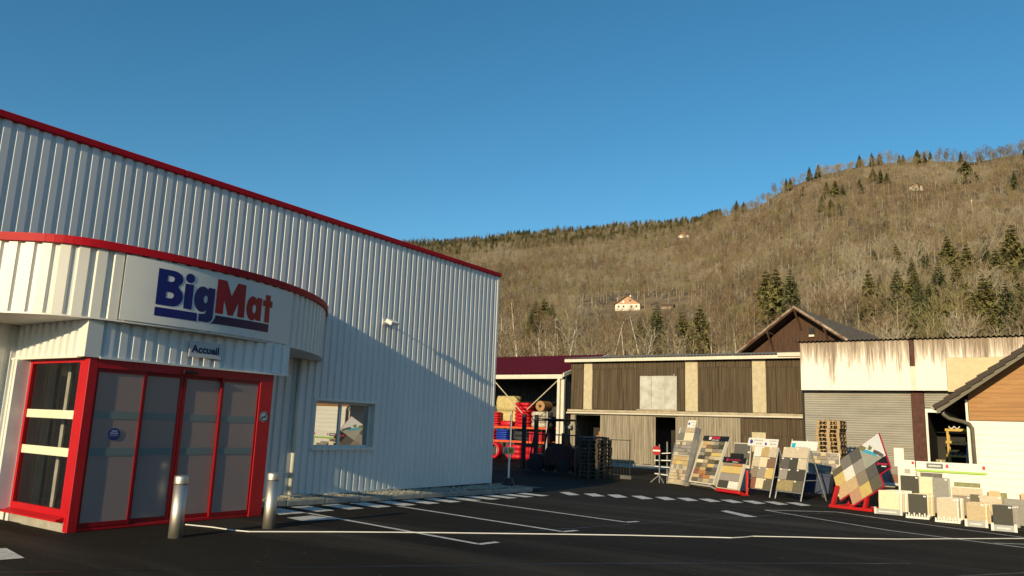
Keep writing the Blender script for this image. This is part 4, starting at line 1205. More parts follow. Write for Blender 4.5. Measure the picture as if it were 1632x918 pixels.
for k in range(2):
    t = thing('pipe_hook', 'pale curved pipe bend on top of the shelf', 'pipe', (-2.42 + k * 0.22, 35.3, 2.16), 'pipe bends on the shelf top')
    q = MB(); cx_ = -2.40 + k * 0.2
    q.tube([(cx_ + 0.085 * cos(rad(a)), 35.15, 2.30 + 0.085 * sin(rad(a))) for a in range(180, 361, 20)], 0.018, 6); q.build('bend', M_WHITEP, t)
    q = MB(); q.tube([(cx_, 35.15, 2.161), (cx_, 35.15, 2.215)], 0.02, 6); q.build('stub', M_WHITEP, t)
t = thing('carton', 'tall cardboard carton on the doorway floor left of the shelf', 'carton', (-2.85, 35.2, GR))
q = MB(); q.box(-3.0, -2.66, 35.0, 35.4, GR + .004, 0.98); q.build('box', mat('cardboard', (0.30, 0.25, 0.14), 0.85, 0.1), t, bevel=0.01)
q = MB(); q.box(-2.85, -2.80, 34.996, 34.999, GR + .05, 0.95); q.build('tape', M_CREAM, t)

# ------------------------------------------------------------------ dark barn behind
bx, by, bz = -10.84, 46.0, 9.25
barn = thing('wooden_barn', 'dark brown wooden barn with wide gable and tiled roof rising behind the warehouse', 'barn', (bx, by, GR))
RM = Matrix.Translation((bx, by, 0)) @ Matrix.Rotation(rad(-8), 4, 'Z')
HW, SL = 6.2, 0.72
def BMB(): return MB(RM)
k = -5.4; w = 0.19; i = 0
while k < 5.4:
    q = BMB(); za, zb_ = bz - 0.35 - abs(k) * SL, bz - 0.35 - abs(k + w) * SL
    q.prism([(k + .004, 2.5), (k + w - .004, 2.5), (k + w - .004, zb_), (k + .004, za)], 0.9 + rng.uniform(0, .012), 0.94, 'y'); q.build('plank', M_BARN, barn); k += w; i += 1
q = BMB(); q.box(-5.4, -5.3, 0.95, 14, 2.5, bz - .5 - 5.3 * SL); q.box(5.3, 5.4, 0.95, 14, 2.5, bz - .5 - 5.3 * SL); q.build('side_walls', M_BARN, barn)
for s in (-1, 1):
    nm = 'roof_slope'
    q = BMB(); rows_ = 26
    for r_ in range(rows_):
        a, c = HW * r_ / rows_, HW * (r_ + 1) / rows_ + 0.04
        za, zc = bz - a * SL, bz - c * SL + 0.035
        vs = [(s * a, 0, za), (s * c, 0, zc), (s * c, 15, zc), (s * a, 15, za), (s * c, 0, zc - 0.05), (s * c, 15, zc - 0.05)]
        q.add(vs, [(0, 1, 2, 3), (1, 4, 5, 2)])
    slope = q.build(nm, M_BARNR, barn)
    q = BMB(); q.prism([(0, bz - 0.05), (s * HW, bz - 0.05 - HW * SL), (s * HW, bz - 0.18 - HW * SL), (0, bz - 0.18)], 0.02, 14.9, 'y'); q.build('roof_deck', M_BARN, barn)
    q = BMB(); q.prism([(0, bz + 0.06), (s * (HW + .05), bz + 0.06 - HW * SL), (s * (HW + .05), bz - 0.10 - HW * SL), (0, bz - 0.10)], -0.06, 0.015, 'y'); q.build('verge_board', M_VERGE, barn)
    for d in (1.7, 3.4):
        q = BMB(); z = bz - 0.2 - d * SL
        q.tube([(s * d, 0.05, z), (s * (d - 0.02), 0.88, z - 1.05)], 0.06, 5); q.build('eave_bracket', M_BARN, barn)
        q = BMB(); q.box(s * d - .06, s * d + .06, 0.04, 0.9, z - 0.1, z + 0.04); q.build('purlin_end', M_BARN, barn)
q = BMB(); q.tube([(0, 0.05, bz - 0.25), (0.05, 0.88, bz - 1.3)], 0.06, 5); q.build('eave_bracket', M_BARN, barn)
q = BMB(); q.box(0.55, 0.82, 0.80, 0.889, bz - 1.62, bz - 1.22); q.build('nest_box', M_BLACK, barn)
q = BMB(); q.box(0.53, 0.84, 0.78, 0.889, bz - 1.75, bz - 1.625); q.build('nest_ledge', M_CREAM, barn)

# ------------------------------------------------------------------ small house at the right edge
YH, YV = 24.7, 23.9
hs = thing('timber_house', 'small house with brown tiled verge, varnished gable boards and white cladding below', 'house', (1.5, YH, GR))
EX, EZ, PS = -1.97, 2.66, 0.735          # lower tip of the verge, pitch
RX = 3.6
def rz(x): return EZ + (x - EX) * PS
z = GR; k = 0
while z < 2.25:
    q = MB(); z2 = min(z + 0.19, 2.262); q.box(-1.25, 8.4, YH - 0.02, YH, z + 0.004, z2); q.build('white_board', M_IVORY, hs, bevel=0.005); z += 0.19
q = MB(); q.box(-1.23, 8.4, YH + 0.001, YH + 0.2, GR, 2.27); q.build('wall_core', M_IVORY, hs)
q = MB(); q.box(-1.31, -1.251, YH - 0.045, YH + 0.2, GR, 2.84); q.build('corner_board', M_WHITEP, hs)
z = 2.275
while z < 6.0:
    z2 = z + 0.125
    xl = max(-1.235, EX + (z2 - EZ + 0.20) / PS); xr = 2 * RX - xl
    if xl < RX - .1:
        xl2 = max(-1.235, EX + (z - EZ + 0.20) / PS)
        q = MB(); q.prism([(xl2, z + .004), (2 * RX - xl2, z + .004), (xr, z2), (xl, z2)], YH - 0.05 - rng.uniform(0, .004), YH - 0.022, 'y'); q.build('gable_board', M_PINE, hs)
    z = z2
q = MB(); q.prism([(-1.2, 2.28), (8.4, 2.28), (RX, rz(RX) - 0.3)], YH - 0.02, YH + 0.2, 'y'); q.build('gable_core', M_PINE, hs)
q = MB(); q.box(-1.25, -1.1, YH + 0.2, YH + 7, GR, 2.7); q.build('side_wall', M_IVORY, hs)
for s in (0, 1):
    mx = (lambda x: x) if s == 0 else (lambda x: 2 * RX - x)
    q = MB(); q.prism([(mx(EX), EZ - 0.02), (mx(RX), rz(RX) - 0.02), (mx(RX), rz(RX) - 0.10), (mx(EX), EZ - 0.10)], YV + 0.04, YH + 7.5, 'y'); q.build('roof_deck', M_SOFF if s == 0 else M_VBOARD, hs)
    q = MB(); q.prism([(mx(EX), EZ - 0.02), (mx(RX), rz(RX) - 0.02), (mx(RX), rz(RX) - 0.26), (mx(EX + .02), EZ - 0.245)], YV, YV + 0.035, 'y'); q.build('verge_board', M_VBOARD, hs)
    tl = MB(); tl.box(0, 0.42, -0.06, 0.32, 0.0, 0.035); tl.box(0, 0.42, -0.075, -0.06, -0.09, 0.035)
    first = None
    nT = int((RX - EX) / (0.27))
    for i in range(nT + 1):
        for j in range(26 if s == 0 else 1):
            x = EX - 0.06 + i * 0.27
            ang = -math.atan(PS) + rad(6)
            if first is None:
                first = tl.build('roof_tile', M_TILE, hs, local=True, bevel=0.006); o = first
            else:
                o = bpy.data.objects.new('roof_tile', first.data); COL.objects.link(o); o.parent = hs
            if s == 0:
                M_ = Matrix.Translation(Vector((x, YV - 0.0 + j * 0.33, rz(x) - 0.0)) - Vector(hs.location)) @ Matrix.Rotation(ang, 4, 'Y')
            else:
                M_ = Matrix.Translation(Vector((mx(x), YV + j * 0.33, rz(x))) - Vector(hs.location)) @ Matrix.Rotation(-ang + pi, 4, 'Y') @ Matrix.Scale(-1, 4, (0, 0, 1))
            o.matrix_local = M_
for k in range(9):
    q = MB(); d = YV + 0.045 + k * 0.083
    q.add([(EX + .06, d, EZ - 0.105 + .06 * PS), (RX, d, rz(RX) - 0.105), (RX, d + .078, rz(RX) - 0.105), (EX + .06, d + .078, EZ - 0.105 + .06 * PS)], [(0, 1, 2, 3)]); q.build('soffit_board', M_SOFF, hs)
q = MB(); q.tube([(EX - 0.06, YV - 0.02, EZ - 0.06), (EX - 0.06, YH + 7.4, EZ - 0.06)], 0.075, 10); gt = q.build('gutter', M_PIPE, hs)
q = MB(); q.tube([(-1.84, YV + 0.3, EZ - 0.12), (-1.82, YV + 0.32, EZ - 0.25), (-1.70, YV + 0.36, EZ - 0.35), (-1.38, YV + 0.55, EZ - 0.43), (-1.24, YV + .64, EZ - 0.49), (-1.18, YV + 0.68, EZ - 0.60), (-1.17, YV + 0.68, GR)], 0.052, 10)
q.build('downpipe', M_PIPE, hs, smooth=True)

# ------------------------------------------------------------------ displays of stone and tiles in the yard
def flat(name, col, rough=0.75, var=0.10, scale=14): return mat(name, col, rough, var, scale, bump=0.12, bscale=60)
T = {
 'white': flat('tile_white', (0.76, 0.74, 0.68)), 'cream': flat('tile_cream', (0.72, 0.64, 0.45)), 'yellow': flat('tile_yellow', (0.62, 0.46, 0.17)), 'tan': flat('tile_tan', (0.50, 0.36, 0.18)),
 'beige': flat('tile_beige', (0.56, 0.48, 0.36)), 'brown': flat('tile_brown', (0.22, 0.13, 0.085)), 'redbrown': flat('tile_redbrown', (0.24, 0.105, 0.075)), 'taupe': flat('tile_taupe', (0.26, 0.215, 0.165)),
 'grey': flat('tile_grey', (0.27, 0.26, 0.235)), 'midgrey': flat('tile_midgrey', (0.19, 0.18, 0.16)), 'slate': flat('tile_slate', (0.105, 0.10, 0.095)), 'dark': flat('tile_dark', (0.060, 0.056, 0.045)),
 'olive': flat('tile_olive', (0.125, 0.112, 0.078)), 'orange': flat('tile_orange', (0.42, 0.185, 0.07)), 'pink': flat('tile_pink', (0.52, 0.30, 0.19)), 'peach': flat('tile_peach', (0.58, 0.42, 0.24)),
 'lilac': flat('tile_lilac', (0.31, 0.28, 0.255)), 'sand': flat('tile_sand', (0.50, 0.40, 0.25)),
 'speckle': mat('tile_pebble', (0.20, 0.15, 0.07), 0.85, 0.4, 40, bump=0.5, bscale=50, col2=(0.52, 0.42, 0.22)),
}
M_TAGW = mat('label_white', (0.75, 0.75, 0.72), 0.6, 0.03)
M_LOGOR = mat('brand_red', (0.48, 0.02, 0.05), 0.5, 0.1)
M_LOGOB = mat('brand_violet', (0.07, 0.05, 0.30), 0.5, 0.1)

class Frame:
    """Local frame of a leaning board: x along its foot, z up the slope, -y towards the viewer."""
    def __init__(s, BL, az, h, b):
        w = Vector((cos(rad(az)), sin(rad(az)), 0)); back = Vector((-w.y, w.x, 0))
        s.L = hypot(h, b)
        u = (Vector((0, 0, 1)) * h + back * b).normalized()
        yv = u.cross(w).normalized()
        s.M = Matrix.Translation(BL) @ Matrix((w, yv, u)).transposed().to_4x4()
        s.w, s.back, s.BL = w, back, Vector(BL)
    def box(s, par, name, m, x0, x1, y0, y1, z0, z1, bevel=0.0):
        q = MB(s.M); q.box(x0, x1, y0, y1, z0, z1); return q.build(name, m, par, bevel=bevel)
    def disc(s, par, name, m, cx, cz, r, y, a0=0, a1=360, n=20):
        q = MB(s.M); pts = arc(cx, cz, r, r, a0, a1, n); pts = pts[:-1] if a1 - a0 == 360 else pts
        q.add([(x, y, z) for x, z in pts], [list(range(len(pts)))]); return q.build(name, m, par)
    def bar(s, par, name, m, p0, p1, r=0.02):
        q = MB(); q.tube([p0, p1], r, 8); return q.build(name, m, par)
    def pt(s, x, y, z): return s.M @ Vector((x, y, z))
def squiggle(F, par, x0, x1, z, h, y, m, n_, seed):
    """Illegible small print: a row of short strokes."""
    r_ = random.Random(seed); x = x0
    q = MB(F.M)
    while x < x1:
        w = r_.uniform(0.3, 0.9) * h; hh = h * r_.choice((0.6, 0.6, 1.0)); q.box(x, min(x + w * 0.55, x1), y - 0.001, y, z, z + hh); x += w
    return q.build('printed_text', m, par)
def logo_crescent(F, par, cx, cz, r, y):
    F.disc(par, 'logo', M_LOGOB, cx, cz, r, y, 95, 365, 18)

# tall natural stone rack
F = Frame((-10.95, 26.85, GR + 0.03), -29.4, 2.02, 0.56)
t = thing('stone_rack', 'tall leaning rack of pale natural stones in grey frame with small white sign on top', 'display', F.BL)
F.box(t, 'back_panel', M_LFRAME, 0.02, 0.94, 0.0, 0.03, 0.0, 2.08)
F.box(t, 'side_frame', M_GALV, 0.94, 0.985, -0.05, 0.20, -0.03, 2.10); F.box(t, 'side_frame', M_GALV, -0.02, 0.02, -0.05, 0.05, -0.03, 1.5)
for z in (0.02, 0.52, 1.02, 1.56):
    F.box(t, 'rail', M_LFRAME, 0.021, 0.939, -0.06, -0.001, z, z + 0.028)
secs = [(0.05, 0.51, 4, ['sand', 'beige', 'taupe', 'sand']), (0.55, 1.01, 3, ['tan', 'sand', 'beige', 'grey', 'yellow']), (1.05, 1.55, 4, ['grey', 'midgrey', 'grey', 'lilac', 'beige'])]
for z0, z1, n_, pal in secs:
    hh = (z1 - z0) / n_
    for r_ in range(n_):
        x = 0.03
        while x < 0.92:
            w = min(rng.uniform(0.13, 0.24), 0.932 - x)
            if 0.932 - x - w < 0.07: w = 0.932 - x
            F.box(t, 'stone', T[rng.choice(pal)], x + .004, x + w - .004, -0.03 - rng.uniform(0, 0.022), -0.001, z0 + r_ * hh + .004, z0 + (r_ + 1) * hh - .006, 0.008); x += w
F.box(t, 'stone', T['midgrey'], 0.03, 0.42, -0.035, -0.001, 1.60, 1.86, 0.01); F.box(t, 'stone', T['cream'], 0.43, 0.93, -0.045, -0.001, 1.60, 1.90, 0.01)
F.box(t, 'stone', T['grey'], 0.12, 0.42, -0.035, -0.001, 1.87, 2.07, 0.01); F.box(t, 'stone', T['sand'], 0.43, 0.93, -0.04, -0.001, 1.91, 2.07, 0.01)
sgn = F.box(t, 'sign', M_TAGW, 0.42, 0.86, 0.0, 0.015, 2.09, 2.37)
F.disc(sgn, 'logo', M_LOGOB, 0.51, 2.24, 0.055, -0.002, 95, 365); squiggle(F, sgn, 0.60, 0.83, 2.27, 0.045, -0.002, T['lilac'], 6, 1); squiggle(F, sgn, 0.68, 0.83, 2.16, 0.05, -0.002, T['lilac'], 4, 2)
F.bar(t, 'rear_strut', M_GALV, F.pt(0.96, 0.1, 1.9), F.BL + F.w * 0.96 + F.back * 1.1 + Vector((0, 0, -0.02)), 0.02)
F.box(t, 'foot', M_CONC, 0.85, 1.0, -0.1, 0.12, -0.028, 0.10)

# paving board with black header
F = Frame((-9.96, 26.47, -0.06), -32.9, 1.62, 0.66)
t = thing('paving_board', 'leaning cream framed board of mixed paving samples under black header with red logo', 'display', F.BL)
Lb = F.L
F.box(t, 'back_panel', M_LFRAME, 0.0, 1.37, 0.0, 0.03, 0, Lb)
for x0, x1 in ((0, 0.05), (1.30, 1.37)): F.box(t, 'frame_side', M_LFRAME, x0, x1, -0.06, -0.001, 0.0, Lb - 0.19)
F.box(t, 'frame_foot', M_LFRAME, 0.051, 1.299, -0.05, -0.001, 0.0, 0.05)
hd = F.box(t, 'header', M_BLACK, 0.0, 1.37, -0.03, -0.001, Lb - 0.185, Lb + 0.01)
F.box(hd, 'logo_field', M_LOGOR, 0.42, 0.92, -0.033, -0.0305, Lb - 0.10, Lb - 0.015); F.box(hd, 'logo_white', M_TAGW, 0.34, 0.46, -0.036, -0.0335, Lb - 0.14, Lb - 0.03); squiggle(F, hd, 0.5, 0.9, Lb - 0.16, 0.045, -0.032, M_TAGW, 5, 4)
grid = [['olive', 'taupe', 'sand', 'grey'], ['sand', 'redbrown', 'orange', 'beige'], ['redbrown', 'orange', 'slate', 'olive'], ['brown', 'tan', 'dark', 'slate'], ['olive', 'taupe', 'yellow', 'grey'],
        ['cream', 'sand', 'olive', 'dark'], ['dark', 'taupe', 'sand', 'beige'], ['grey', 'olive', 'yellow', 'yellow'], ['midgrey', 'sand', 'taupe', 'grey'], ['sand', 'brown', 'olive', 'dark'], ['tan', 'sand', 'grey', 'olive']]
z = 0.06; hh = (Lb - 0.19 - 0.065) / len(grid)
for r_, row in enumerate(grid):
    xs = [0.055] + sorted(0.055 + 1.24 * (k / 4 + rng.uniform(-0.05, 0.05)) for k in (1, 2, 3)) + [1.295]
    for k, c in enumerate(row):
        F.box(t, 'paver', T[c], xs[k] + .005, xs[k + 1] - .005, -0.03 - rng.uniform(0, .02), -0.001, z + .005, z + hh - .005, 0.006)
    z += hh
F.box(t, 'foot_plate', M_CONC, 0.2, 1.3, -0.1, 0.25, -0.10, -0.045)
for x in (0.3, 1.05): F.bar(t, 'leg', M_LFRAME, F.pt(x, 0.02, 0.05), F.pt(x, 0.02, -0.05), 0.025)
F.bar(t, 'rear_strut', M_LFRAME, F.pt(0.68, 0.05, 1.4), F.BL + F.w * 0.68 + F.back * 1.2 + Vector((0, 0, -0.12)), 0.025)

# small board on a red base
F = Frame((-8.43, 24.8, -0.06), -33, 0.96, 0.34)
t = thing('slab_board', 'small leaning board of yellow, grey and white slabs on a red base', 'display', F.BL)
Lb = F.L
F.box(t, 'back_panel', M_LFRAME, 0.0, 1.08, 0.0, 0.03, 0.0, Lb)
for x0, x1 in ((0, 0.035), (1.02, 1.08)): F.box(t, 'frame_side', M_LFRAME, x0, x1, -0.05, -0.001, 0, Lb - 0.175)
hd = F.box(t, 'header', M_BLACK, 0.0, 1.08, -0.04, -0.001, Lb - 0.17, Lb + 0.02)
F.disc(hd, 'logo', M_LOGOR, 0.22, Lb - 0.075, 0.05, -0.043); squiggle(F, hd, 0.30, 0.85, Lb - 0.085, 0.06, -0.043, M_LOGOR, 7, 6); squiggle(F, hd, 0.48, 0.78, Lb - 0.145, 0.035, -0.043, M_TAGW, 5, 7)
M_RB = mat('stand_red', (0.48, 0.012, 0.012), 0.5, 0.08)
z = 0.02
for hh, cells in ((0.24, [(0.04, 0.54, 'dark'), (0.54, 1.015, 'white')]), (0.25, [(0.04, 0.52, 'lilac'), (0.52, 1.015, 'lilac')]), (0.24, [(0.04, 1.015, 'yellow')]), (0.085, [(0.04, 0.55, 'taupe'), (0.55, 1.015, 'orange')])):
    for x0, x1, c in cells: F.box(t, 'slab', T[c], x0 + .004, x1 - .004, -0.035, -0.001, z + .004, z + hh - .004, 0.004)
    z += hh
F.box(t, 'red_base', M_RB, 0.12, 1.25, -0.12, 0.5, -0.135, -0.03, 0.01)
F.bar(t, 'red_post', M_RB, F.BL + F.w * 1.15 + F.back * 0.25 + Vector((0, 0, -0.1)), F.BL + F.w * 1.13 + F.back * 0.30 + Vector((0, 0, 0.62)), 0.04)

# grey board and dark flap behind
F = Frame((-8.45, 26.3, GR + .02), -20, 1.60, 0.25)
t = thing('grey_board', 'pale framed plain grey board standing behind the small red based stand', 'display', F.BL)
F.box(t, 'panel', T['slate'], 0.03, 0.66, -0.03, 0.0, 0.85, 1.54); F.box(t, 'frame', M_LFRAME, 0, 0.69, 0.001, 0.03, 0.0, 1.58)
F.box(t, 'frame_top', M_LFRAME, 0, 0.69, -0.035, 0.0, 1.545, 1.58); F.box(t, 'dark_flap', M_BLACK, -0.02, 0.45, -0.14, -0.04, 0.9, 1.2); F.box(t, 'label', M_TAGW, 0.6, 0.68, -0.034, -0.031, 1.25, 1.30)

# two A-frame stands
def a_frame(label, BL, az, h, b, W, rows_, base, sign, spread=0.95, back_cols=None):
    F = Frame(BL, az, h, b)
    t = thing('tile_stand', label, 'display', F.BL, 'A-frame tile stands')
    Lb = F.L
    for x in (0.0, W):
        F.bar(t, 'front_leg', M_GALV, F.pt(x, 0.02, 0), F.pt(x, 0.02, Lb), 0.022)
        top = F.pt(x, 0.03, Lb - 0.02); F.bar(t, 'rear_leg', M_GALV, top, Vector((top.x, top.y, GR + 0.01)) + F.back * spread * 0.6 + F.w * (0.05 if x > 0 else 0), 0.02)
    F.bar(t, 'cross_bar', M_GALV, F.pt(W, 0.02, 0.62), Vector((F.pt(W, 0, 0.62))) + F.back * 0.62, 0.014)
    F.box(t, 'backing', M_GALV, 0.01, W - 0.01, 0.0, 0.02, base, Lb)
    z = Lb; 
    for hh, cells in rows_:
        z -= hh
        for x0, x1, c in cells:
            o = F.box(t, 'tile', T[c], x0 * W + .004, x1 * W - .004, -0.03, -0.001, z + .005, z + hh - .005, 0.003)
            F.box(o, 'price_tag', M_TAGW, x0 * W + 0.02, x0 * W + 0.085, -0.034, -0.0305, z + hh - 0.055, z + hh - 0.012)
    if back_cols:
        # samples on the rear face of the stand
        R = Frame(F.BL + F.back * (2 * b + 0.06), az, h, -b)
        for k, c in enumerate(back_cols):
            R.box(t, 'tile', T[c], 0.02, W + 0.02, 0.0, 0.03, base + k * 0.42, base + k * 0.42 + 0.4)
    sign(F, t, W, Lb)
    return F
third = [(0, 1 / 3), (1 / 3, 2 / 3), (2 / 3, 1)]
def r3(h, a, b_, c): return (h, [(*third[0], a), (*third[1], b_), (*third[2], c)])
def sign_d(F, t, W, Lb):
    for x0, x1, k in ((-0.42, 0.30, 0), (0.31, 0.92, 1)):
        s_ = F.box(t, 'sign', M_TAGW, x0, x1, 0.02, 0.035, Lb + 0.02 - 0.02 * k, Lb + 0.28 - 0.02 * k)
        logo_crescent(F, s_, x0 + (0.16 if k == 0 else 0.1), Lb + (0.16 if k == 0 else 0.10), 0.075 if k == 0 else 0.05, 0.018)
        squiggle(F, s_, x0 + 0.26, x1 - 0.04, Lb + 0.18, 0.05, 0.018, T['lilac'], 6, 11 + k); squiggle(F, s_, x0 + (0.38 if k == 0 else 0.3), x1 - 0.06, Lb + 0.07, 0.06, 0.018, T['lilac'], 4, 13 + k)
a_frame('A-frame tile stand with two white signs and twelve cream, grey and brown tiles', (-7.45, 24.75, GR + .01), -32, 1.50, 0.42, 0.99,
        [r3(0.335, 'white', 'tan', 'beige'), r3(0.33, 'beige', 'cream', 'brown'), r3(0.34, 'taupe', 'lilac', 'yellow'), r3(0.33, 'redbrown', 'cream', 'olive')], 0.2, sign_d, back_cols=['grey', 'midgrey', 'slate'])
def sign_e(F, t, W, Lb):
    s_ = F.box(t, 'sign', M_TAGW, 0.22, 1.16, 0.02, 0.035, Lb - 0.06, Lb + 0.22)
    F.box(s_, 'logo_square', mat('brand_cyan', (0.02, 0.42, 0.58), 0.5, 0.1), 0.24, 0.38, 0.017, 0.0195, Lb + 0.0, Lb + 0.15); squiggle(F, s_, 0.42, 0.85, Lb + 0.0, 0.05, 0.018, T['lilac'], 8, 21)
    for x in (0.2, 0.76): F.bar(t, 'sign_stake', M_LFRAME, F.pt(x, 0.04, Lb - 0.1), F.pt(x, 0.04, Lb + 0.28), 0.014)
a_frame('A-frame tile stand with white and cyan sign, dark tiles and a pebble slab', (-6.4, 24.06, GR + .01), -26, 1.52, 0.50, 0.93,
        [(0.33, [(0, .5, 'beige'), (.5, 1, 'beige')]), r3(0.34, 'slate', 'dark', 'beige'), r3(0.34, 'lilac', 'dark', 'dark'), (0.34, [(0, .64, 'speckle'), (.64, 1, 'olive')])], 0.22, sign_e)

# stone veneer table board on a frame with dark bin below
F = Frame((-6.1, 27.05, GR + 0.02), 2, 1.4, 0.25)
t = thing('veneer_board', 'board of grey and beige stone veneer standing behind the second A-frame', 'display', F.BL)
F.box(t, 'backing', M_GALV, 0.0, 0.98, 0.0, 0.03, 0.62, 1.38)
z = 0.64
for r_ in range(6):
    x = 0.01
    while x < 0.95:
        w = min(rng.uniform(0.12, 0.3), 0.97 - x)
        F.box(t, 'stone', T[rng.choice(['grey', 'midgrey', 'taupe', 'beige', 'lilac', 'sand'])], x + .003, x + w - .003, -0.03 - rng.uniform(0, .02), -0.001, z + .004, z + 0.118, 0.006); x += w + 0.001
    z += 0.122
F.box(t, 'rail', M_LFRAME, -0.05, 1.02, -0.06, 0.04, 0.575, 0.615)
for x in (0.03, 0.95): F.box(t, 'leg', M_GALV, x - .025, x + .025, -0.01, 0.04, -0.015, 0.574)
bn = thing('blue_bin', 'dark blue bin standing in shade under the stone veneer board', 'bin', (-5.9, 25.6, GR))
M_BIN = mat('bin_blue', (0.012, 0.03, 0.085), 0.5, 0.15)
q = MB(); q.prism([(-6.15, GR + 0.14), (-5.20, GR + 0.14), (-5.12, 0.48), (-6.22, 0.48)], 25.7, 26.3, 'y'); q.build('tub', M_BIN, bn)
q = MB(); q.box(-6.26, -5.08, 25.66, 26.34, 0.481, 0.53); q.build('rim', M_BIN, bn)
for x in (-6.0, -5.35):
    q = MB(Matrix.Translation((x, 25.8, GR + 0.075)) @ Matrix.Rotation(rad(-90), 4, 'X')); q.lathe([(0.07, 0), (0.07, 0.06)], 12); q.build('castor', M_BLACK, bn)
q = MB(); q.box(-6.08, -5.98, 25.695, 25.699, -0.02, 0.06); q.build('emblem', mat('emblem_blue', (0.15, 0.4, 0.7), 0.4, 0.1), bn)

# diamond shaped tile board on red base
DX, DY, DZ = -3.95, 22.6, -0.10        # lowest tile corner
def dia_frame():
    w = Vector((cos(rad(-38)), sin(rad(-38)), 0)); back = Vector((-w.y, w.x, 0))
    u = (Vector((0, 0, 1)) * cos(rad(17)) + back * sin(rad(17))); yv = u.cross(w)
    return Matrix.Translation((DX, DY, DZ)) @ Matrix((w, yv, u)).transposed().to_4x4() @ Matrix.Rotation(rad(-34), 4, 'Y')
t = thing('diamond_board', 'tilted board of square tiles set as diamonds with pool poster on red base', 'display', (DX, DY, GR))
DM = dia_frame(); TS = 0.362
def dbox(par, name, m, a0, a1, b0, b1, y0=-0.03, y1=-0.001, bevel=0.003):
    q = MB(DM); q.box(a0 * TS + .004, a1 * TS - .004, y0, y1, b0 * TS + .004, b1 * TS - .004); return q.build(name, m, par, bevel=bevel)
# a runs up to the right, b up to the left
cells = {(0, 0): 'pink', (0, 1): 'peach', (0, 2): 'white', (0, 3): 'midgrey', (-1, 1): 'peach', (-1, 2): 'yellow', (-1, 3): 'olive', (1, 0): 'yellow', (1, 1): 'taupe', (1, 2): 'lilac', (1, 3): 'slate', (2, 0): 'olive', (2, 1): 'slate'}
for (a, c_), c in cells.items():
    dbox(t, 'tile', T[c], a, a + 1, c_, c_ + (0.55 if (a, c_) == (-1, 3) else 1))
M_EDGE = mat('board_edge_pink', (0.42, 0.015, 0.05), 0.5, 0.1)
q = MB(DM); e = 0.06
q.prism([(x_ * TS, z_ * TS) for x_, z_ in [(-e, -e), (3 + e, -e), (3 + e, 1 - e), (4 + e, 1 - e), (4 + e, 4 + e * .3), (2, 4 + e), (-e, 4 + e), (-e, 3.55 + e), (-1 - e, 3.55 + e), (-1 - e, 1 - e), (-e, 1 - e)]], 0.001, 0.03, 'y')
q.build('backing', M_EDGE, t)
M_POOL = {'sky': mat('poster_white', (0.72, 0.74, 0.74), 0.4, 0.03), 'water': mat('poster_pool', (0.05, 0.42, 0.60), 0.35, 0.15, 5), 'deck': mat('poster_deck', (0.36, 0.36, 0.31), 0.5, 0.08), 'green': mat('poster_green', (0.20, 0.20, 0.08), 0.5, 0.3, 20), 'rock': mat('poster_rock', (0.12, 0.11, 0.10), 0.6, 0.4, 25)}
po = thing('pool_poster', 'poster of a turquoise pool fixed to the top of the diamond tile board', 'poster', (DX + 0.2, DY, 0.9))
def pos(name, m, pts, y):
    q = MB(DM); q.prism([(a * TS, c_ * TS) for a, c_ in pts], y - 0.002, y, 'y'); return q.build(name, m, po)
pos('paper', M_POOL['sky'], [(2, 2), (4, 2), (4, 4), (2, 4)], -0.006)
pos('deck', M_POOL['deck'], [(2, 2), (3.75, 2), (2.0, 3.75)], -0.010)
pos('lawn', M_POOL['green'], [(2, 3.75), (2.35, 3.4), (2.65, 3.55), (2.3, 3.98), (2.02, 3.98)], -0.0125)
pos('pool', M_POOL['water'], [(2.15, 3.5), (3.35, 2.3), (3.25, 2.65), (2.6, 3.40)], -0.015)
pos('rocks', M_POOL['rock'], [(3.05, 2.85), (3.38, 2.45), (3.72, 2.02), (3.9, 2.15), (3.6, 2.6), (3.25, 3.0)], -0.0175)
pos('shrub', M_POOL['green'], [(2.72, 3.35), (2.95, 3.12), (3.2, 3.32), (3.06, 3.36), (3.0, 3.6), (2.82, 3.45)], -0.019)
hd = dbox(t, 'brand_plate', M_BLACK, 3.0, 4.0, 1.0, 2.0, -0.034, -0.001)
BMX = DM @ Matrix.Translation((3.5 * TS, 0, 1.5 * TS)) @ Matrix.Rotation(rad(34), 4, 'Y')
q = MB(BMX); q.box(-0.09, 0.19, -0.037, -0.035, 0.0, 0.04); q.build('brand_stroke', M_LOGOR, hd)
q = MB(BMX); q.box(0.0, 0.16, -0.037, -0.035, -0.055, -0.025); q.build('brand_subline', M_TAGW, hd)
q = MB(BMX); q.add([(x - .13, -0.038, z_ + .018) for x, z_ in arc(0, 0, 0.042, 0.042, 0, 345, 15)], [list(range(16))]); q.build('logo', M_LOGOR, hd)
RFM = Matrix.Translation((DX, DY, 0)) @ Matrix.Rotation(rad(-22), 4, 'Z')
for y_ in (-0.16, 0.62):
    q = MB(RFM); q.box(-0.62, 0.62, y_, y_ + 0.07, GR + .003, GR + 0.075); q.build('base_rail', M_RB, t)
for x in (-0.56, 0.36):
    q = MB(RFM); q.prism([(-0.17, GR + .0755), (-0.03, GR + .0755), (0.17, 0.36), (0.08, 0.38)], x, x + 0.07, 'x'); q.build('base_arm', M_RB, t)
    q = MB(RFM); q.box(x, x + 0.06, -0.089, 0.619, GR + .01, GR + .07); q.build('base_side', M_RB, t)
    q = MB(RFM); q.tube([(x + .03, 0.64, GR + .07), (x + .03, 0.42, 0.80)], 0.028, 8); q.build('rear_stay', M_RB, t)
t = thing('timber_block', 'small wooden block beside the red base of the diamond board', 'block', (-3.22, 23.3, GR))
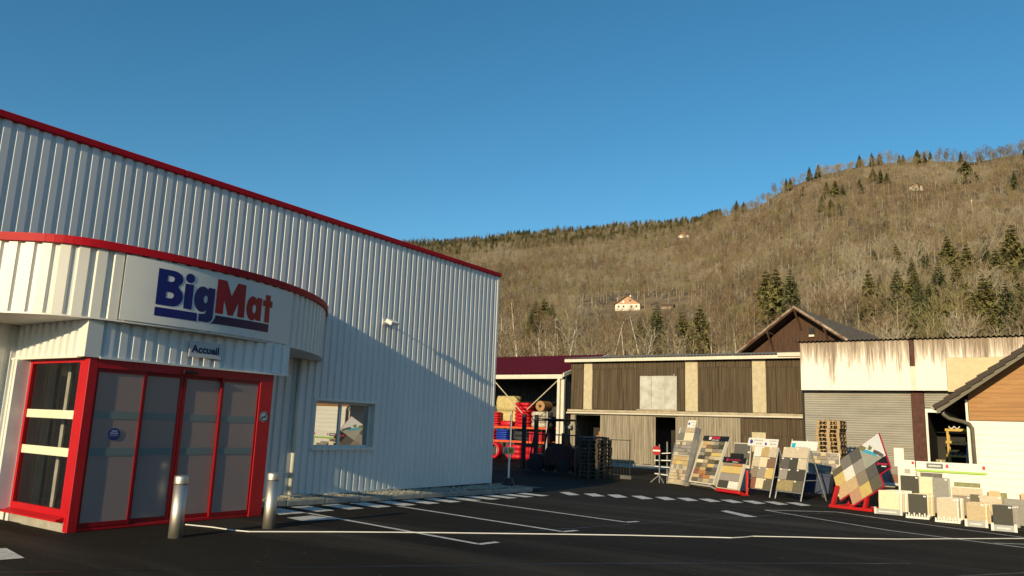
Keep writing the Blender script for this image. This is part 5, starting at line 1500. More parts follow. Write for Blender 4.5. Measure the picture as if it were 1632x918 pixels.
q = MB(); q.box(-3.42, -3.16, 23.3, 23.5, GR + .003, GR + 0.14); q.build('block', M_PALLET, t, bevel=0.01); q = MB(); q.box(-3.36, -3.2, 23.295, 23.2985, GR + .05, GR + .09); q.build('knot', M_BROWN, t)

# long table board behind the diamond board
F = Frame((-4.95, 26.6, GR + .02), -2, 1.05, 0.45)
t = thing('sample_table', 'long low board of grey and red slabs behind the diamond board', 'display', F.BL)
F.box(t, 'backing', M_GALV, 0, 2.3, 0.0, 0.03, 0.55, 1.14)
for k, (x0, x1, z0, z1, c) in enumerate([(0.0, 0.22, 0.6, 1.12, 'grey'), (0.23, 0.8, 0.6, 1.12, 'slate'), (0.81, 1.3, 0.6, 1.12, 'midgrey'), (1.31, 1.72, 0.6, 0.84, 'redbrown'), (1.31, 1.72, 0.85, 1.12, 'taupe'), (1.73, 2.28, 0.6, 0.9, 'sand'), (1.73, 2.28, 0.91, 1.12, 'beige')]):
    F.box(t, 'slab', T[c], x0 + .004, x1 - .004, -0.035, -0.001, z0, z1 - .006, 0.004)
F.box(t, 'rail', M_LFRAME, -0.03, 2.33, -0.05, 0.03, 0.49, 0.545)
for x in (0.05, 2.2): F.box(t, 'leg', M_GALV, x - .03, x + .03, 0.0, 0.05, -0.01, 0.489)
q = MB(); q.box(-3.45, -3.1, 26.4, 26.43, 0.65, 1.35)
t2 = thing('white_board', 'white board peeping out right behind the pool poster', 'board', (-3.3, 27.4, GR))
q = MB(); q.box(-3.50, -3.22, 27.30, 27.33, 0.0, 1.42); q.build('sheet', M_TAGW, t2); q = MB(); q.box(-3.52, -3.20, 27.331, 27.36, GR + .003, 1.44); q.build('backing', M_PALLET, t2)

# slab stacks and panels at the right
M_RACKW = mat('rack_white', (0.74, 0.73, 0.68), 0.5, 0.04)
M_RACKG = mat('rack_grey', (0.36, 0.37, 0.38), 0.5, 0.08)
def slab(label, x0, x1, y, h, c, z0=GR + 0.09, th=0.03, lean=0.10, group=None, tagged=False, name='stone_slab'):
    t = thing(name, label, 'slab', ((x0 + x1) / 2, y, z0), group)
    q = MB(Matrix.Translation(((x0 + x1) / 2, y, z0)) @ Matrix.Rotation(-lean, 4, 'X')); w = (x1 - x0) / 2
    q.box(-w, w, 0, th, 0, h); q.build('face_slab', T[c], t, bevel=0.004)
    q = MB(Matrix.Translation(((x0 + x1) / 2, y, z0)) @ Matrix.Rotation(-lean, 4, 'X')); q.box(w - 0.075, w - 0.02, -0.003, -0.0008, h - 0.06, h - 0.025); q.build('label', M_TAGW, t)
    return t
def comb_rack(label, x0, x1, y0, y1, m, teeth, face=None):
    t = thing('slab_rack', label, 'rack', ((x0 + x1) / 2, (y0 + y1) / 2, GR))
    q = MB(); q.box(x0, x1, y0, y1, GR + .003, GR + 0.05); q.build('base', m, t)
    if teeth:
        n_ = 9
        for k in range(n_):
            x = x0 + (x1 - x0) * k / n_; q = MB(); q.box(x + .005, x + (x1 - x0) / n_ * 0.62, y0, y0 + 0.03, GR + .0505, GR + 0.10 + 0.04 * (k % 2)); q.build('tooth', m, t)
        k = 0; y = y0 + 0.1
        while y < y1:
            q = MB(); q.box(x1 - 0.05, x1, y, y + 0.035, GR + 0.0505, GR + 0.11); q.build('tooth', m, t); y += 0.085
    else:
        q = MB(); q.prism([(x0 - 0.02, GR + .003), (x1 + 0.02, GR + .003), (x1 - 0.01, GR + 0.135), (x0 + 0.01, GR + 0.135)], y0 - 0.05, y0 - 0.002, 'y'); fr = q.build('front_plate', m, t)
        for x in (x0 - .015, x1 - 0.04):
            q = MB(); q.box(x, x + 0.055, y0 - 0.06, y0 - 0.051, GR + .003, GR + 0.17); q.build('corner_guard', M_GALV, t)
        q = MB(); r_ = random.Random(5); x = x0 + 0.09
        while x < x1 - 0.12:
            q.box(x, x + 0.022, y0 - 0.056, y0 - 0.0515, GR + 0.05, GR + 0.085); x += 0.032
        q.build('printed_text', M_TAGW, fr)
    return t
cols = ['cream', 'white', 'beige', 'white', 'cream', 'white']
comb_rack('flat grey tray under the leftmost fan of cream slabs', -3.32, -2.70, 21.95, 22.75, M_RACKG, False)
for k, c in enumerate(cols):
    slab('cream slab at the front of the leftmost slab fan' if k == 0 else 'pale slab number %d back in the leftmost slab fan' % (k + 1), -3.24 + k * 0.045, -2.76 + k * 0.045, 22.0 + k * 0.11, 0.53, c, GR + 0.06, 0.03, 0.16, 'slabs of the leftmost fan')
comb_rack('white toothed rack holding the dark front slab', -2.56, -2.05, 21.42, 22.1, M_RACKW, True)
for k, c in enumerate(['dark', 'cream', 'beige', 'cream', 'sand']):
    slab('dark grey slab in the white toothed rack beside the cream fan' if k == 0 else 'pale slab number %d back behind the dark slab in the toothed rack' % (k + 1), -2.50 + k * 0.03, -2.09 + k * 0.03, 21.48 + k * 0.11, 0.52, c, GR + 0.06, 0.03, 0.12, 'slabs of the left toothed rack')
comb_rack('white toothed rack holding pale grey front slab', -1.90, -1.38, 21.05, 21.75, M_RACKW, True)
for k, c in enumerate(['lilac' if False else 'beige', 'white', 'grey', 'white', 'beige']):
    slab('pale mottled slab in the second white toothed rack' if k == 0 else 'pale slab number %d back in the second white toothed rack' % (k + 1), -1.85 + k * 0.03, -1.44 + k * 0.03, 21.1 + k * 0.11, 0.50, c, GR + 0.06, 0.03, 0.12, 'slabs of the second toothed rack')
comb_rack('grey tray with printed front under the beige slab', -1.25, -0.83, 20.65, 21.2, M_RACKG, False)
for k, c in enumerate(['sand', 'cream', 'tan', 'beige']):
    slab('speckled beige slab in the grey tray near the right edge' if k == 0 else 'slab number %d back behind the speckled beige slab' % (k + 1), -1.22 + k * 0.035, -0.86 + k * 0.035, 20.66 + k * 0.12, 0.46, c, GR + 0.07, 0.03, 0.10, 'slabs of the beige tray')
comb_rack('grey tray with printed front under the dark slab at the right edge', -0.73, -0.28, 20.2, 20.8, M_RACKG, False)
for k, c in enumerate(['dark', 'grey', 'lilac', 'grey']):
    slab('dark slab in the rightmost grey tray' if k == 0 else 'grey slab number %d back behind the rightmost dark slab' % (k + 1), -0.70 + k * 0.04, -0.33 + k * 0.04, 20.22 + k * 0.12, 0.48, c, GR + 0.07, 0.03, 0.10, 'slabs of the rightmost tray')
for k, (x0, x1, y, h, c, z0, lab) in enumerate([(-2.83, -2.40, 22.95, 0.72, 'dark', 0.05, 'tall dark slab leaning on the left white display panel'), (-2.36, -2.03, 22.75, 0.86, 'cream', -0.1, 'tall pale yellow slab below the green strip'),
        (-2.05, -1.70, 22.60, 0.88, 'grey', -0.12, 'tall grey veined slab right of the pale yellow slab'), (-1.60, -1.22, 22.4, 0.50, 'taupe', -0.13, 'brown slab standing before the garden poster'), (-1.235, -0.98, 22.55, 0.56, 'olive', -0.15, 'narrow dark slab right of the brown slab'),
        (-1.00, -0.55, 21.7, 0.60, 'beige', -0.15, 'wide beige slab in the second row near the right edge'), (-0.50, 0.0, 21.4, 0.58, 'grey', -0.15, 'wide grey slab in the second row at the right edge'),
        (-0.05, 0.45, 20.8, 0.55, 'midgrey', -0.15, 'grey slab cut by the right picture edge')]):
    slab(lab, x0, x1, y, h, c, z0 if z0 < 0 else GR + .003, 0.03, 0.08, name='leaning_slab') if z0 < 0 else slab(lab, x0, x1, y, 0.95, c, GR + .003, 0.03, 0.08, name='leaning_slab')

# white display panels with red marks and green strip
dp_ = thing('display_panel', 'white display panel with red mark above the tall dark slab', 'panel', (-2.68, 23.2, GR))
q = MB(); q.box(-2.90, -2.48, 23.18, 23.22, GR + .003, 1.15); q.build('panel_sheet', M_RACKW, dp_)
q = MB(); q.box(-2.56, -2.50, 23.176, 23.1795, 1.05, 1.12); q.build('red_mark', M_LOGOR, dp_)
q = MB(); q.box(-2.74, -2.60, 23.176, 23.1795, 0.80, 0.92); q.build('photo_print', M_POOL['deck'], dp_)
dq = thing('header_panel', 'long white header panel with dark name plate, red marks and green strip', 'panel', (-1.65, 23.1, GR))
q = MB(); q.box(-2.44, -0.86, 23.05, 23.10, 0.93, 1.14); q.build('header', M_RACKW, dq)
q = MB(); q.box(-2.44, -0.86, 23.035, 23.10, 0.88, 0.929); q.build('green_strip', mat('strip_green', (0.32, 0.55, 0.06), 0.5, 0.05), dq)
npl = None
q = MB(); q.box(-2.20, -1.82, 23.044, 23.0495, 0.97, 1.10); npl = q.build('name_plate', mat('plate_grey', (0.12, 0.13, 0.14), 0.5, 0.05), dq)
q = MB(); r_ = random.Random(9); x = -2.15
while x < -1.87: q.box(x, x + 0.022, 23.041, 23.0438, 1.015, 1.06); x += 0.032
q.build('printed_text', M_TAGW, npl)
for x in (-1.76, -0.95):
    q = MB(); q.box(x, x + 0.065, 23.044, 23.0495, 1.0, 1.09); q.build('red_mark', M_LOGOR, dq)
for x in (-2.42, -1.80, -0.90):
    q = MB(); q.box(x, x + 0.03, 23.06, 23.09, GR + .003, 0.879); q.build('post', M_RACKW, dq)
q = MB(); q.box(-2.38, -0.90, 23.0905, 23.11, 0.0, 0.878); pb = q.build('poster_board', M_RACKW, dq)
q = MB(); q.box(-1.60, -1.02, 23.082, 23.0895, 0.55, 0.66); q.build('garden_print', M_POOL['green'], pb)
q = MB(); q.box(-1.66, -0.98, 23.082, 23.0895, 0.22, 0.53); q.build('terrace_print', T['beige'], pb)
q = MB(); q.box(-2.36, -1.85, 23.082, 23.0895, 0.74, 0.85); q.build('garden_print', M_POOL['rock'], pb)
q = MB(); q.box(-1.79, -1.68, 23.03, 23.058, 0.30, 0.74); q.build('photo_print', M_POOL['deck'], pb)
for x0, x1, y, lab in ((-0.86, -0.36, 22.4, 'small photo panel of a terrace before the white house boards'), (-0.20, 0.3, 22.2, 'small photo panel cut by the right picture edge')):
    t = thing('photo_panel', lab, 'panel', ((x0 + x1) / 2, y, GR))
    q = MB(); q.box(x0, x1, y, y + 0.02, 0.10, 0.55); q.build('sheet', M_RACKW, t)
    q = MB(); q.box(x0 + 0.04, x0 + 0.27, y - 0.004, y - 0.0005, 0.12, 0.53); q.build('terrace_print', T['peach'], t)
    q = MB(); q.box(x0 + 0.275, x0 + 0.41, y - 0.004, y - 0.0005, 0.12, 0.50); q.build('garden_print', M_POOL['green'], t)
    q = MB(); q.box(x0, x0 + 0.035, y - 0.004, y - 0.0005, 0.14, 0.50); q.build('text_strip', T['brown'], t)
    for x in (x0 + .05, x1 - .08):
        q = MB(); q.box(x, x + .03, y + 0.021, y + 0.05, GR + .003, 0.5); q.build('post', M_RACKW, t)

# ------------------------------------------------------------------ trees
def bark_mat(name, a, b, scale=3): return mat(name, a, 0.95, 0.2, scale, col2=b)
M_BARK = bark_mat('bark_grey', (0.26, 0.22, 0.16), (0.40, 0.35, 0.26))
M_TWIG = [bark_mat('twigs_grey_brown', (0.20, 0.155, 0.10), (0.30, 0.24, 0.16), 0.6), bark_mat('twigs_tan', (0.26, 0.205, 0.13), (0.36, 0.29, 0.185), 0.6), bark_mat('twigs_olive', (0.20, 0.175, 0.080), (0.29, 0.25, 0.12), 0.6),
          bark_mat('twigs_russet', (0.17, 0.115, 0.065), (0.25, 0.17, 0.10), 0.6), bark_mat('twigs_pale', (0.32, 0.275, 0.20), (0.42, 0.365, 0.27), 0.6), bark_mat('twigs_umber', (0.11, 0.085, 0.052), (0.17, 0.13, 0.08), 0.6)]
M_BIRCH = bark_mat('birch_bark', (0.52, 0.46, 0.36), (0.72, 0.66, 0.56), 5)
M_CONB = bark_mat('spruce_bark', (0.07, 0.05, 0.035), (0.12, 0.09, 0.06))
M_NEED = [mat('needles_dark', (0.082, 0.095, 0.040), 0.8, 0.3, 1.2, col2=(0.135, 0.14, 0.056)), mat('needles_olive', (0.135, 0.125, 0.042), 0.8, 0.3, 1.2, col2=(0.20, 0.18, 0.066))]

def sliver(b, p, d, ln, w, r_):
    side = d.cross(Vector((r_.uniform(-1, 1), r_.uniform(-1, 1), r_.uniform(-1, 1)))).normalized() * (w / 2)
    b.add([p - side, p + side, p + d * ln], [(0, 1, 2)])

def make_bare(seed, H, spread, n1=15, tw=9, lean=0.03, trunk_r=0.20, start=0.34, up=0.9, tww=0.05, taper=0.85):
    r_ = random.Random(seed)
    tb, cb = MB(), MB()
    pts, rs = [], []
    x = y = 0.0
    for k in range(7):
        z = H * 0.86 * k / 6
        pts.append(Vector((x, y, z))); rs.append(trunk_r * (1 - taper * k / 6))
        x += r_.uniform(-lean, lean) * H * .3; y += r_.uniform(-lean, lean) * H * .3
    pts[0].z = -0.8
    tb.tube(pts, rs, 5, cap=False)
    def at(t):
        f_ = t * 6; i = min(int(f_), 5); return pts[i].lerp(pts[i + 1], f_ - i), rs[i] + (rs[i + 1] - rs[i]) * (f_ - i)
    for k in range(n1):
        t = start + (1 - start) * (k + r_.random()) / n1
        p, rr_ = at(min(t, 0.999))
        a = k * 2.4 + r_.uniform(-.5, .5)
        dirv = Vector((cos(a), sin(a), up * r_.uniform(.6, 1.4))).normalized()
        ln = spread * (1.15 - 0.75 * (t - start) / (1 - start)) * r_.uniform(.75, 1.2)
        q = [p]
        for s in range(3):
            dirv = (dirv + Vector((r_.uniform(-.25, .25), r_.uniform(-.25, .25), r_.uniform(0.0, .35)))).normalized(); q.append(q[-1] + dirv * ln / 3)
        cb.tube(q, [rr_ * .5, rr_ * .38, rr_ * .25, rr_ * .1], 3, cap=False)
        for s in range(5):
            f_ = 0.25 + 0.75 * (s + r_.random()) / 5; i = min(int(f_ * 3), 2)
            p2 = q[i].lerp(q[i + 1], f_ * 3 - i) if f_ < 1 else q[3]
            d2 = (dirv + Vector((r_.uniform(-1, 1), r_.uniform(-1, 1), r_.uniform(-.1, .9)))).normalized(); l2 = ln * r_.uniform(.3, .55)
            e = p2 + d2 * l2
            sliver(cb, p2, d2, l2, 0.075, r_); sliver(cb, p2, d2, l2, 0.075, r_)
            for w in range(tw):
                f2 = r_.uniform(.15, 1); d3 = (d2 + Vector((r_.uniform(-1, 1), r_.uniform(-1, 1), r_.uniform(-.3, 1.0))) * .9).normalized()
                sliver(cb, p2.lerp(e, f2), d3, l2 * r_.uniform(.35, .8), tww, r_)
    return tb, cb

def make_conifer(seed, H, R, layers_=24, nb=8):
    r_ = random.Random(seed); tb, cb = MB(), MB()
    tb.tube([(0, 0, -0.8), (0, 0, H * .5), (0, 0, H)], [H * .016, H * .01, 0.02], 5, cap=False)
    for k in range(layers_):
        t = (k + r_.random() * .6) / layers_
        z = H * (0.10 + 0.89 * t); rad_ = R * (1 - t) ** 0.85 * r_.uniform(.8, 1.12) + 0.12
        for j in range(nb):
            if r_.random() < 0.10: continue
            a = 2 * pi * (j + r_.uniform(-.35, .35)) / nb + k * .7
            d = Vector((cos(a), sin(a), -0.30 + 0.35 * t)).normalized(); ln = rad_ * r_.uniform(.75, 1.15)
            sd = Vector((-sin(a), cos(a), 0)); p = Vector((0, 0, z)); w = ln * .30
            cb.add([p, p + d * ln * .55 + sd * w + Vector((0, 0, -.05 * ln)), p + d * ln + Vector((0, 0, .06 * ln)), p + d * ln * .55 - sd * w + Vector((0, 0, -.05 * ln))], [(0, 1, 2), (0, 2, 3)])
            for s in (-1, 1):
                for f_ in (.3, .5, .7, .9):
                    q = p + d * ln * f_; e = (d * .6 + sd * s * .8 + Vector((0, 0, r_.uniform(-1.0, .25)))).normalized()
                    sliver(cb, q, e, ln * r_.uniform(.28, .5), ln * .24, r_)
            for f_ in (.45, .75, 1.0):                       # sprays that hang or stand on the bough
                sliver(cb, p + d * ln * f_, Vector((r_.uniform(-.4, .4), r_.uniform(-.4, .4), r_.choice((-1, -1, .8)))).normalized(), ln * .38, ln * .30, r_)
    return tb, cb

def proto_meshes(pair, tm, cm):
    out = []
    for b_, m_, nm in ((pair[0], tm, 'trunk'), (pair[1], cm, 'crown')):
        me = bpy.data.meshes.new(nm); me.from_pydata([tuple(v) for v in b_.v], [], b_.f); me.materials.append(m_); me.update(); out.append(me)
    return out
def joined_mesh(pair, tm, cm, name):
    me = bpy.data.meshes.new(name); n_ = len(pair[0].v)
    me.from_pydata([tuple(v) for v in pair[0].v] + [tuple(v) for v in pair[1].v], [], pair[0].f + [[i + n_ for i in f] for f in pair[1].f])
    me.materials.append(tm); me.materials.append(cm)
    me.polygons.foreach_set('material_index', [0] * len(pair[0].f) + [1] * len(pair[1].f)); me.update(); return me

BARE_SPEC = [(1, 10.5, 3.2, 0), (2, 9.5, 3.6, 1), (3, 11.5, 3.0, 3), (4, 8.5, 3.3, 2), (5, 10, 4.0, 4), (6, 12, 3.4, 5)]
def kind_at(x, y, r_):
    # woods grow in patches: the kind of tree follows slow noise with some mixing
    v = noise.noise((x / 60.0, y / 60.0, 2.2)) + 0.45 * noise.noise((x / 17.0, y / 17.0, 7.7)) + r_.gauss(0, 0.28)
    return 5 if v < -0.50 else 2 if v < -0.22 else 0 if v < 0.02 else 3 if v < 0.20 else 1 if v < 0.48 else 4
bare_pairs = [(make_bare(s, H, sp), m_) for s, H, sp, m_ in BARE_SPEC]
bare_meshes = [proto_meshes(p, M_BARK, M_TWIG[m_]) for p, m_ in bare_pairs]
con_pairs = [(make_conifer(11, 10, 2.3), 0), (make_conifer(12, 10, 2.7), 1), (make_conifer(13, 10, 2.0), 0)]
con_meshes = [proto_meshes(p, M_CONB, M_NEED[m_]) for p, m_ in con_pairs]
birch_pairs = [make_bare(21, 14, 2.8, 18, 8, 0.10, 0.13, 0.30, 1.5, 0.032, 0.78), make_bare(22, 15, 2.6, 17, 8, 0.12, 0.12, 0.34, 1.6, 0.032, 0.78), make_bare(23, 12, 3.2, 17, 8, 0.16, 0.12, 0.26, 1.3, 0.032, 0.78)]
birch_meshes = [proto_meshes(p, M_BIRCH, M_TWIG[k]) for k, p in zip((3, 0, 4), birch_pairs)]

def plant(name, label, cat, group, meshes, x, y, z, s, rz, wide=1.0):
    t = thing(name, label, cat, (x, y, z), group)
    t.rotation_euler = (0, 0, rz); t.scale = (s * wide, s * wide, s)
    for nm, me in zip(('trunk', 'crown'), meshes):
        o = bpy.data.objects.new(nm, me); COL.objects.link(o); o.parent = t
    return t
def polar(a, r): return r * sin(rad(a)), r * cos(rad(a))

CON = [(-15.13, 234, 12.5), (-14.45, 216, 12.2), (-13.43, 201, 11.3), (-19.83, 189, 9.7), (-21.13, 207, 9.1), (-22.96, 212, 11.3), (-24.29, 213, 8.0), (-3.43, 288, 13.3), (-4.71, 255, 12.4), (-2.35, 267, 14.2),
       (-5.52, 201, 10.5), (-4.05, 203, 12.2), (-2.98, 199, 11.6), (-1.56, 186, 10.6), (-6.34, 172, 8.8), (-0.76, 240, 13.4), (0.19, 279, 16.9), (-7.5, 164, 8.9), (-2.21, 167, 8.9), (-4.68, 170, 10.1), (-0.32, 171, 10.8), (-1.22, 155, 7.0),
       (-2.05, 565, 15.5), (0.59, 508, 11.5), (-10.78, 549, 15.8), (-10.21, 532, 18.7), (-9.72, 503, 18.0), (-11.15, 503, 13.6), (-10.54, 469, 13.3), (-10.0, 464, 10.2), (-8.62, 536, 13.4), (-7.7, 586, 13.1), (-7.22, 566, 12.8), (-6.83, 559, 10.6),
       (-12.38, 620, 9.8), (-13.94, 586, 12.8), (-13.21, 519, 7.1), (-14.18, 546, 9.1), (-7.72, 646, 14.3), (-7.24, 645, 12.5), (-4.87, 644, 13.7), (-4.42, 644, 11.6), (-10.08, 379, 7.5), (-17.19, 734, 11.2), (-18.46, 822, 8.4), (-17.08, 776, 17.1),
       (-16.58, 757, 13.3), (-11.9, 667, 15.8), (-11.3, 662, 14.7), (-8.54, 653, 11.2), (-5.74, 641, 10.1), (-32.13, 266, 13.8), (-31.47, 264, 14.7), (-30.89, 254, 13.4), (-32.41, 257, 11.4), (-29.16, 928, 16.2), (-7.01, 422, 10.0), (-8.53, 299, 6.9), (-2.95, 450, 6.7), (-12.33, 350, 7.0)]
r3_ = random.Random(41)
for i, (a, r, h) in enumerate(CON):
    x, y = polar(a, r); z = hill_z(x, y)
    if i < 3: lab, gp = 'green spruce in the clump just above the barn roof', 'spruces above the barn'
    elif i < 7: lab, gp = 'green spruce rising behind the warehouse roof below the chalet', 'spruces behind the warehouse'
    elif i < 22: lab, gp = 'green spruce in the large group above the rust stained building', 'spruces above the shutter building'
    elif i == 22: lab, gp = 'broad rounded dark pine standing alone near the top of the right hill', None
    elif i < 38: lab, gp = 'dark conifer in the scattered clumps high on the right hill', 'conifers high on the right hill'
    elif 51 <= i <= 54: lab, gp = 'dark spruce close above the red shed roof', 'spruces above the red shed'
    else: lab, gp = 'small dark conifer near the skyline of the hill', 'conifers near the skyline'
    plant('conifer', lab, 'tree', gp, con_meshes[1 if i < 22 and i % 3 != 2 else i % 3], x, y, z, h * (1.32 if i < 7 else 1.05 if i < 22 else 1.0 if i < 24 or i in (51, 52, 53, 54) else 0.82) / 10, r3_.uniform(0, 6), 2.0 if i == 22 else (1.25 if i > 22 else 1.15))

# birches and bare trees right behind the roofs
NEAR = [(-35.15, 84, 13.5, 0), (-33.2, 82, 14.0, 1), (-34.2, 90, 12.5, 2), (-32.0, 86, 12.5, 0), (-32.5, 92, 10, 2), (-28.6, 80, 11.5, 2), (-26.1, 84, 12.3, 1), (-25.6, 90, 12.0, 0), (-24.25, 82, 13.0, 1), (-19.2, 88, 11.5, 0), (-23.0, 95, 11, 2),
        (-17.6, 92, 11.5, 1), (-37.5, 88, 13, 0), (-36.3, 96, 13, 1), (-30.2, 96, 11, 0), (-21.4, 92, 10.5, 2)]
BL_LAB = ['tall birch with pale trunk at the corner of the shop', 'pale trunked birch rising above the middle of the red shed', None, None, None, 'pale forked birch just left above the warehouse roof', 'slim pale birch above the loading hatch', None, 'tall slim pale birch right of the loading hatch']
for i, (a, r, h, k) in enumerate(NEAR):
    x, y = polar(a, r); lab = BL_LAB[i] if i < len(BL_LAB) and BL_LAB[i] else 'slim bare birch behind the shed and warehouse roofs'
    plant('birch_tree', lab, 'tree', 'birches behind the roofs', birch_meshes[k], x, y, hill_z(x, y), 1.22 * h / (14, 15, 12)[k], r3_.uniform(0, 6), 1.0)

def in_clearing(a, r):
    if -28.5 < a < -20.0 and 255 < r < 400: return 0.93 if not (-23.8 < a < -22.6 and r < 330) else 0.6
    if -27.5 < a < -20.5 and 400 <= r < 425: return 0.7
    if 380 < r < 400 and -14 < a < -6: return 0.35
    return 0.0
pts = []
r4 = random.Random(99)
r = 88.0
while r < 1060:
    step = 5.6 + r * 0.0012
    n_ = int(rad(66) * r / step)
    for k in range(n_):
        a = -52 + 66 * (k + r4.uniform(-.5, .5)) / n_
        rr_ = r + r4.uniform(-.5, .5) * step
        E_, R_ = ridge(a)
        if rr_ > R_ + 12: continue
        if r4.random() < in_clearing(a, rr_): continue
        if a < -18 and rr_ < 130: continue
        if any(abs(a - ca) * rr_ * 0.01745 < 4.5 and -(45 if ci < 7 else 16) < rr_ - cr_ < 3 for ci, (ca, cr_, ch) in enumerate(CON[:22])): continue
        if noise.noise((rr_ * sin(rad(a)) / 40, rr_ * cos(rad(a)) / 40, 5.5)) < -0.42 and r4.random() < .7: continue
        pts.append((a, rr_))
    r += step
# largest 280 in view become trees of their own, the rest is one wood
def shows(a, r): return -42 < a < 1.5 and r > 100 and not (-19 < a < -4 and r < 150)
order = sorted([p for p in pts if shows(*p)], key=lambda p: p[1])
vis = []
for a, r in order:
    x, y = polar(a, r); z = hill_z(x, y)
    el = degrees(atan2(z + 8 - EYE, r))
    lim = 6.3 if a < -19 else (7.6 if a > -12 else 8.5)       # hidden by the roofs below this angle
    if el > lim and len(vis) < 280: vis.append((a, r))
big = set(vis)
r5 = random.Random(17)
for a, r in vis:
    x, y = polar(a, r); k = kind_at(x, y, r5)
    side_ = 'left of the chalet' if a < -27 else ('below the chalet' if a < -19 else ('above the barn' if a < -10 else 'above the rust stained building'))
    plant('bare_tree', 'leafless brown tree among many on the lower hillside ' + side_, 'tree', 'leafless trees on the hillside ' + side_, bare_meshes[k], x, y, hill_z(x, y) - .2, r5.uniform(.62, 1.2), r5.uniform(0, 6))

def wood(name, label, points, meshes, smin, smax, seed, density=1.0):
    """One object: points on the hill, a tree mesh instanced on each by geometry nodes."""
    rs_ = random.Random(seed)
    me = bpy.data.meshes.new(name); me.from_pydata([(*polar(a, r), hill_z(*polar(a, r)) - .2) for a, r in points], [], [])
    at_s = me.attributes.new('tree_scale', 'FLOAT', 'POINT'); at_r = me.attributes.new('tree_rot', 'FLOAT', 'POINT'); at_i = me.attributes.new('tree_kind', 'INT', 'POINT')
    n_ = len(points)
    at_s.data.foreach_set('value', [rs_.uniform(smin, smax) for _ in range(n_)]); at_r.data.foreach_set('value', [rs_.uniform(0, 6.28) for _ in range(n_)]); at_i.data.foreach_set('value', [kind_at(*polar(a, r), rs_) if len(meshes) == 6 else rs_.randrange(len(meshes)) for a, r in points])
    ob = bpy.data.objects.new(name, me); COL.objects.link(ob)
    pc = bpy.data.collections.new(name + '_kinds')
    for i, m_ in enumerate(meshes):
        po_ = bpy.data.objects.new('%s_kind_%02d' % (name, i), m_); pc.objects.link(po_)
    ng = bpy.data.node_groups.new(name + '_scatter', 'GeometryNodeTree')
    ng.interface.new_socket('Geometry', in_out='INPUT', socket_type='NodeSocketGeometry'); ng.interface.new_socket('Geometry', in_out='OUTPUT', socket_type='NodeSocketGeometry')
    N = ng.nodes.new
    gi, go = N('NodeGroupInput'), N('NodeGroupOutput')
    ci = N('GeometryNodeCollectionInfo'); ci.inputs['Collection'].default_value = pc; ci.inputs['Separate Children'].default_value = True; ci.inputs['Reset Children'].default_value = True
    ip = N('GeometryNodeInstanceOnPoints'); ip.inputs['Pick Instance'].default_value = True
    def attr(nm, ty): q_ = N('GeometryNodeInputNamedAttribute'); q_.data_type = ty; q_.inputs['Name'].default_value = nm; return q_.outputs[0]
    cx_ = N('ShaderNodeCombineXYZ')
    L = ng.links.new
    mp_ = N('GeometryNodeMeshToPoints'); L(gi.outputs[0], mp_.inputs['Mesh']); L(mp_.outputs[0], ip.inputs['Points'])
    L(ci.outputs[0], ip.inputs['Instance'])
    L(attr('tree_kind', 'INT'), ip.inputs['Instance Index'])
    L(attr('tree_rot', 'FLOAT'), cx_.inputs[2]); L(cx_.outputs[0], ip.inputs['Rotation'])
    L(attr('tree_scale', 'FLOAT'), ip.inputs['Scale'])
    L(ip.outputs[0], go.inputs[0])
    md = ob.modifiers.new('scatter', 'NODES'); md.node_group = ng
    return tag(ob, label, kind='stuff')
bare_joined = [joined_mesh(p, M_BARK, M_TWIG[m_], 'bare_tree_%d' % i) for i, (p, m_) in enumerate(bare_pairs)]
wood('woodland', 'leafless brown woodland covering the hillside', [p for p in pts if p not in big], bare_joined, .6, 1.22, 5)
con_joined = [joined_mesh(p, M_CONB, M_NEED[m_], 'spruce_%d' % i) for i, (p, m_) in enumerate(con_pairs)]
rp = []
r6 = random.Random(8)
for k in range(1500):
    a = r6.uniform(-52, -18.2); E_, R_ = ridge(a); f_ = r6.random() ** 1.3
    dep = 0.13 if a < -24 else 0.13 * max(0.12, (-18.2 - a) / 5.8)
    rp.append((a, R_ * (1.0 - dep * f_) + 4))
for k in range(10):
    a = r6.uniform(-19, 10); E_, R_ = ridge(a); rp.append((a, R_ * r6.uniform(.96, 1.0)))
for k in range(36):
    a = r6.uniform(-9, 2.5); rp.append((a, r6.uniform(160, 300)))
wood('spruce_wood', 'dark spruce wood along the skyline of the hill', rp, con_joined, .7, 1.25, 6)

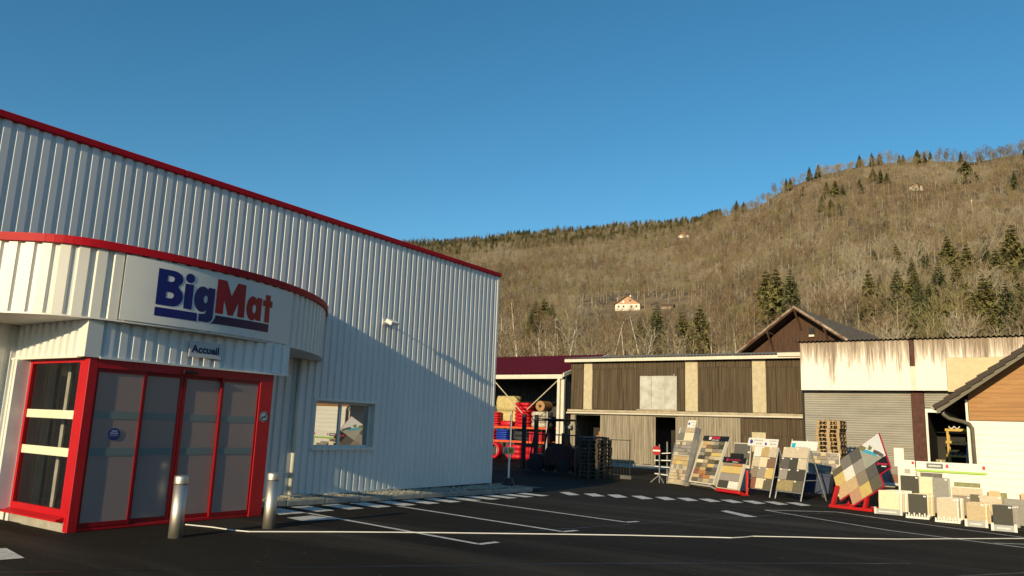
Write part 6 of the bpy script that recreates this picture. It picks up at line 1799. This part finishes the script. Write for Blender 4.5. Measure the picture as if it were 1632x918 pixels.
# ------------------------------------------------------------------ houses on the hill
def chalet(label, a, r, W, D, Hw, Hr, face, group=None, small=False, name='chalet'):
    x, y = polar(a, r); z = min(hill_z(x, y), hill_z(x - W / 2, y), hill_z(x + W / 2, y))
    t = thing(name, label, 'house', (x, y, z)); t.rotation_euler = (0, 0, face)
    mw, mg = mat('chalet_white', (0.72, 0.66, 0.56), 0.7, 0.05), mat('chalet_gable', (0.50, 0.30, 0.19), 0.8, 0.1)
    q = MB(); q.box(-W / 2, W / 2, 0, D, -2, Hw); q.build('wall', mw, t, local=True)
    q = MB(); q.prism([(-W / 2, Hw + .01), (W / 2, Hw + .01), (0, Hw + Hr)], 0.02, D - .02, 'y'); q.build('gable', mg, t, local=True)
    for s in (-1, 1):
        q = MB(); e = 1.12; q.prism([(0, Hw + Hr + .32), (s * W / 2 * e, Hw + Hr - Hr * e + .32), (s * W / 2 * e, Hw + Hr - Hr * e + .05), (0, Hw + Hr + .05)], -0.9, D + .6, 'y'); rf = q.build('roof_slope', mat('chalet_roof', (0.13, 0.085, 0.06), 0.9, 0.2), t, local=True)
    if not small:
        for k, wx in enumerate((-0.36, -0.16, 0.16, 0.36)):
            q = MB(); q.box(wx * W - .45, wx * W + .45, -0.06, -0.01, Hw * .48, Hw * .80); wn_ = q.build('window', M_DARK, t, local=True)
            q = MB(); q.box(wx * W - .55, wx * W + .55, -0.10, -0.065, Hw * .42, Hw * .475); q.build('window_sill', M_WHITEP, wn_, local=True)
        q = MB(); q.box(0.9, 2.0, -0.05, -0.005, Hw + Hr * .34, Hw + Hr * .56); q.build('window', M_DARK, t, local=True)
        q = MB(); q.lathe([(0.62, 0), (0.62, .05)], 12); o = q.build('satellite_dish', M_WHITEP, t, local=True); o.matrix_local = Matrix.Translation((-2.2, -0.1, Hw + Hr * .28)) @ Matrix.Rotation(rad(90), 4, 'X')
        q = MB(); q.box(.5, 1.1, D * .35, D * .5, Hw + Hr * .7, Hw + Hr + 1.0); q.build('chimney', M_WHITEP, t, local=True)
        for k in range(10):
            q = MB(); bx_ = -W / 2 + .3 + k * (W - .6) / 9; q.box(bx_ - .06, bx_ + .06, -1.4, -1.3, -.9, .35); q.build('railing_post', M_WHITEP, t, local=True)
        q = MB(); q.box(-W / 2, W / 2, -1.42, -1.28, .3, .42); q.build('railing', M_BROWN, t, local=True)
    else:
        q = MB(); q.box(-.5, .4, -0.06, -0.01, Hw * .3, Hw * .75); q.build('window', M_DARK, t, local=True)
    return t
chalet('white chalet with pink gable on the brown meadow halfway up the hill', -25.16, 389, 12.8, 9, 3.5, 4.2, rad(14))
chalet('small white house among the trees near the skyline', -20.96, 840, 13, 8, 3.2, 4.0, rad(10), small=True, name='hill_house')
chalet('pale ruin like house high among the trees of the right hill', -5.06, 535, 8, 6, 3.6, 1.6, rad(5), small=True, name='hill_cabin')
x, y = polar(-22.2, 385); z = hill_z(x, y)
t = thing('field_shed', 'low open wooden shed on the meadow right of the white chalet', 'shed', (x, y, z)); t.rotation_euler = (0, 0, rad(10))
q = MB(); q.box(-3, 3, 0, 3, -1, 1.6); q.build('wall', M_WEATH, t, local=True)
q = MB(); q.prism([(-0.6, 1.5), (1.4, 2.6), (3.6, 1.7), (3.6, 1.5), (1.4, 2.4), (-.6, 1.3)], -3.3, 3.3, 'x'); q.build('roof', MATS['chalet_roof'], t, local=True)
q = MB(); q.box(2.2, 3.0, -0.06, -0.01, -.6, 1.2); q.build('opening', M_DARK, t, local=True)
for a, r, h, lab in ((-30.56, 250, 8.5, 'pale utility pole on the slope right of the dark spruces'), (-1.85, 448, 10, 'pale pole standing on the right hillside'), (-25.9, 392, 6.5, 'thin pale pole left of the white chalet')):
    x, y = polar(a, r); z = hill_z(x, y)
    t = thing('utility_pole', lab, 'pole', (x, y, z)); q = MB(); q.tube([(0, 0, -1), (0, 0, h)], 0.16, 6); q.build('shaft', M_BIRCH, t, local=True)
    q = MB(); q.box(-.7, .7, -.08, .08, h - .8, h - .62); q.build('crossarm', M_BIRCH, t, local=True)
